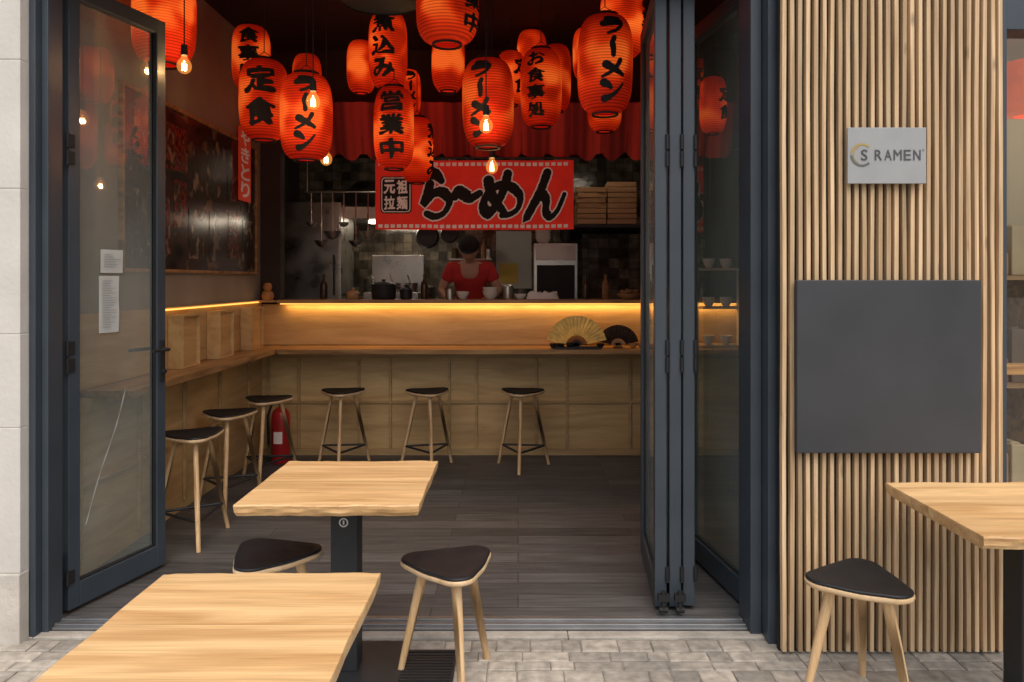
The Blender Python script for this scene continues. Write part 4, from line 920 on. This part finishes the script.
for j in range(3):
    for i in range(3): bowl((1.50+i*.15,6.40,.992+j*.33 if j<2 else .972+.682),.055,.08,'white','white bowl on the pale cabinet',group='bowls on the cabinet')

# ------------------------------------------------------------------ person (cook)
def skin(name,verts,edges,m,parent,sub=2):
    me=D.meshes.new(name); me.from_pydata([v[:3] for v in verts],edges,[]); o=D.objects.new(name,me); S.collection.objects.link(o)
    md=o.modifiers.new('s','SKIN'); md.use_smooth_shade=True
    for i,v in enumerate(verts):
        sv=me.skin_vertices[0].data[i]; sv.radius=(v[3],v[4] if len(v)>4 else v[3]); sv.use_root=(i==0)
    sb=o.modifiers.new('sub','SUBSURF'); sb.levels=sub; sb.render_levels=sub
    C.view_layer.update(); me2=D.meshes.new_from_object(o.evaluated_get(C.evaluated_depsgraph_get())); D.objects.remove(o)
    me2.materials.clear(); me2.materials.append(M[m]); me2.name=name
    for p in me2.polygons: p.use_smooth=True
    o2=D.objects.new(name,me2); S.collection.objects.link(o2)
    if parent: o2.parent=parent
    return o2
PX,PY,PZ=-.47,7.44,.2
pp=thing('person','cook in black cap and red t-shirt looking down','person',(PX,PY,PZ)); pp.scale=(1.06,1.06,1.04)
V=[(0,0,.95,.13,.10),(0,-.03,1.12,.125,.09),(0,-.10,1.28,.145,.10),(0,-.17,1.40,.13,.09),(0,-.215,1.465,.055),(0,-.245,1.51,.052),
 (-.17,-.16,1.41,.058),(-.265,-.16,1.20,.045),(-.20,-.30,1.13,.036),(-.11,-.385,1.105,.027),
 (.17,-.16,1.41,.058),(.265,-.16,1.20,.045),(.20,-.30,1.13,.036),(.11,-.385,1.105,.027),
 (-.10,0,.86,.09),(-.11,-.02,.48,.06),(-.12,.02,.09,.042),(-.125,-.13,.04,.035),
 (.10,0,.86,.09),(.11,-.02,.48,.06),(.12,.02,.09,.042),(.125,-.13,.04,.035)]
E=[(0,1),(1,2),(2,3),(3,4),(4,5),(3,6),(6,7),(7,8),(8,9),(3,10),(10,11),(11,12),(12,13),(0,14),(14,15),(15,16),(16,17),(0,18),(18,19),(19,20),(20,21)]
body=skin('body',V,E,'skin',pp)
parts=[]
for s in (-1,1):
    hv=[(s*.11,-.385,1.105,.026,.018),(s*.092,-.42,1.10,.036,.016),(s*.078,-.452,1.098,.036,.014)]; he=[(0,1),(1,2)]
    parts.append(skin('hand',hv,he,'skin',None,1))
    for k,(dx,l) in enumerate(((-.026,.8),(-.009,.95),(.009,1.0),(.026,.85))):
        bx0=s*(.078)+dx*1.0; fv=[(bx0,-.448,1.098,.0085),(bx0-s*.004,-.448-.030*l,1.094,.0085),(bx0-s*.008,-.448-.050*l,1.078,.0078),(bx0-s*.010,-.448-.055*l,1.058,.007)]
        parts.append(skin('finger',fv,[(0,1),(1,2),(2,3)],'skin',None,1))
    parts.append(skin('thumb',[(s*.082,-.405,1.10,.011),(s*.050,-.43,1.092,.010),(s*.038,-.458,1.082,.009)],[(0,1),(1,2)],'skin',None,1))
def headmesh():
    bm=NB(); sph(bm,(0,0,0),(.078,.098,.118),32,24)
    for v in bm.verts:
        x,y,z=v.co
        if z<0: k=1-.30*(-z/.118)**1.4; v.co.x*=k; v.co.y=y*(1-.12*(-z/.118)) - .010*(-z/.118)
        if y<0:
            if abs(x)<.02: v.co.y-=.012*math.exp(-((z+.015)/.02)**2)*math.exp(-(x/.012)**2)
            v.co.y+=.008*math.exp(-((z-.012)/.014)**2)*(math.exp(-((abs(x)-.032)/.014)**2))
    cyl(bm,(0,-.092,.012),(0,-.108,-.022),.007,.013,12)
    for s in (-1,1): sph(bm,(s*.079,.008,-.005),(.010,.020,.032),12,10)
    return bm
tilt=Matrix.Translation((0,-.315,1.575))@Matrix.Rotation(rad(26),4,'X')
hb=headmesh(); bmesh.ops.transform(hb,matrix=tilt,verts=hb.verts)
parts.append(make(hb,'head_tmp','skin',None,smooth=True,angle=80))
bm=NB(); bm.from_mesh(body.data)
for p in parts: bm.from_mesh(p.data); D.objects.remove(p)
bm.to_mesh(body.data); bm.free()
for p in body.data.polygons: p.use_smooth=True; p.material_index=0
def headpart(name,m,f):
    bm=NB(); f(bm); bmesh.ops.transform(bm,matrix=tilt,verts=bm.verts); return make(bm,name,m,pp,smooth=True,angle=80)
for s in (-1,1):
    headpart('eye','eye',lambda b:sph(b,(s*.032,-.083,.012),(.014,.010,.006),14,10))
    headpart('iris','iris',lambda b:sph(b,(s*.032,-.091,.009),(.006,.004,.005),10,8))
    headpart('eyebrow','hair',lambda b:box(b,(s*.034,-.090,.030),(.034,.006,.006),ry=s*.12))
headpart('mouth','lip',lambda b:sph(b,(0,-.090,-.052),(.024,.008,.007),14,8))
def hairf(b):
    sph(b,(0,.008,.018),(.085,.104,.114),32,24)
    dl=[v for v in b.verts if (v.co.y<-.045 and v.co.z<.052) or v.co.z<-.060 or (v.co.z<-.0 and v.co.y<.0)]
    bmesh.ops.delete(b,geom=dl,context='VERTS')
    for v in b.verts: v.co+=v.co.normalized()*.010*mnoise.noise(v.co*45)
headpart('hair','hair',hairf)
def capf(b):
    sph(b,(0,.004,.042),(.094,.113,.098),32,20)
    bmesh.ops.delete(b,geom=[v for v in b.verts if v.co.z<.040],context='VERTS')
    lathe(b,[(.094,.030),(.0965,.030),(.0965,.058),(.094,.058)],32)
    for v in b.verts:
        if v.co.z<=.0585 and abs(math.hypot(v.co.x,v.co.y)-.095)<.004: v.co.y=v.co.y*1.18+.004
    n=12; pr=None
    for i in range(n+1):
        a=math.pi+math.pi*i/n; q=[b.verts.new((.088*math.cos(a),.004+.105*math.sin(a),.036)),b.verts.new((.086*math.cos(a),.004+.165*math.sin(a),.030))]
        if pr: b.faces.new((pr[0],pr[1],q[1],q[0]))
        pr=q
headpart('cap','cap',capf)
TV=[(0,.0,.90,.150,.12),(0,-.03,1.12,.148,.112),(0,-.10,1.28,.166,.12),(0,-.165,1.40,.140,.098),(0,-.20,1.440,.075),(-.172,-.16,1.41,.074),(-.225,-.158,1.27,.068),(.172,-.16,1.41,.074),(.225,-.158,1.27,.068)]
skin('t_shirt',TV,[(0,1),(1,2),(2,3),(3,4),(3,5),(5,6),(3,7),(7,8)],'shirt',pp)
KV=[(0,0,.93,.15,.118),(-.10,0,.84,.105),(-.11,-.02,.48,.078),(-.12,.02,.12,.064),(.10,0,.84,.105),(.11,-.02,.48,.078),(.12,.02,.12,.064)]
skin('trousers',KV,[(0,1),(1,2),(2,3),(0,4),(4,5),(5,6)],'pants',pp)
for s in (-1,1):
    bm=NB(); sph(bm,(s*.123,-.06,.035),(.05,.14,.045),16,10); make(bm,'shoe','rubber',pp,smooth=True)
bowl((PX,PY-.50,1.265),.07,.06,'white','white bowl in the hands of the cook')

# ------------------------------------------------------------------ camera, light
cam=D.cameras.new('Camera'); co=D.objects.new('Camera',cam); S.collection.objects.link(co); co.location=(0,0,1.55); co.rotation_euler=(rad(90),0,0)
cam.sensor_width=36; cam.lens=26.0; cam.shift_x=-6/1024; cam.shift_y=-61/1024; cam.clip_end=300; cam.clip_start=.05; S.camera=co
w=D.worlds.new('World'); S.world=w; w.use_nodes=True; t=w.node_tree; bg=t.nodes['Background']
sk=t.nodes.new('ShaderNodeTexSky'); sk.sky_type='NISHITA'; sk.sun_disc=False; sk.sun_elevation=rad(58); sk.sun_rotation=rad(165); sk.air_density=1.0; sk.dust_density=5; sk.ozone_density=.8
t.links.new(sk.outputs[0],bg.inputs[0]); bg.inputs[1].default_value=.15
l=D.lights.new('sun','SUN'); l.energy=1.5; l.angle=rad(75); l.color=(1,.985,.95); lo=D.objects.new('sun',l); S.collection.objects.link(lo)
el=rad(58); az=rad(165)
d=Vector((math.sin(az)*math.cos(el),math.cos(az)*math.cos(el),math.sin(el)))
lo.rotation_euler=d.to_track_quat('Z','Y').to_euler()
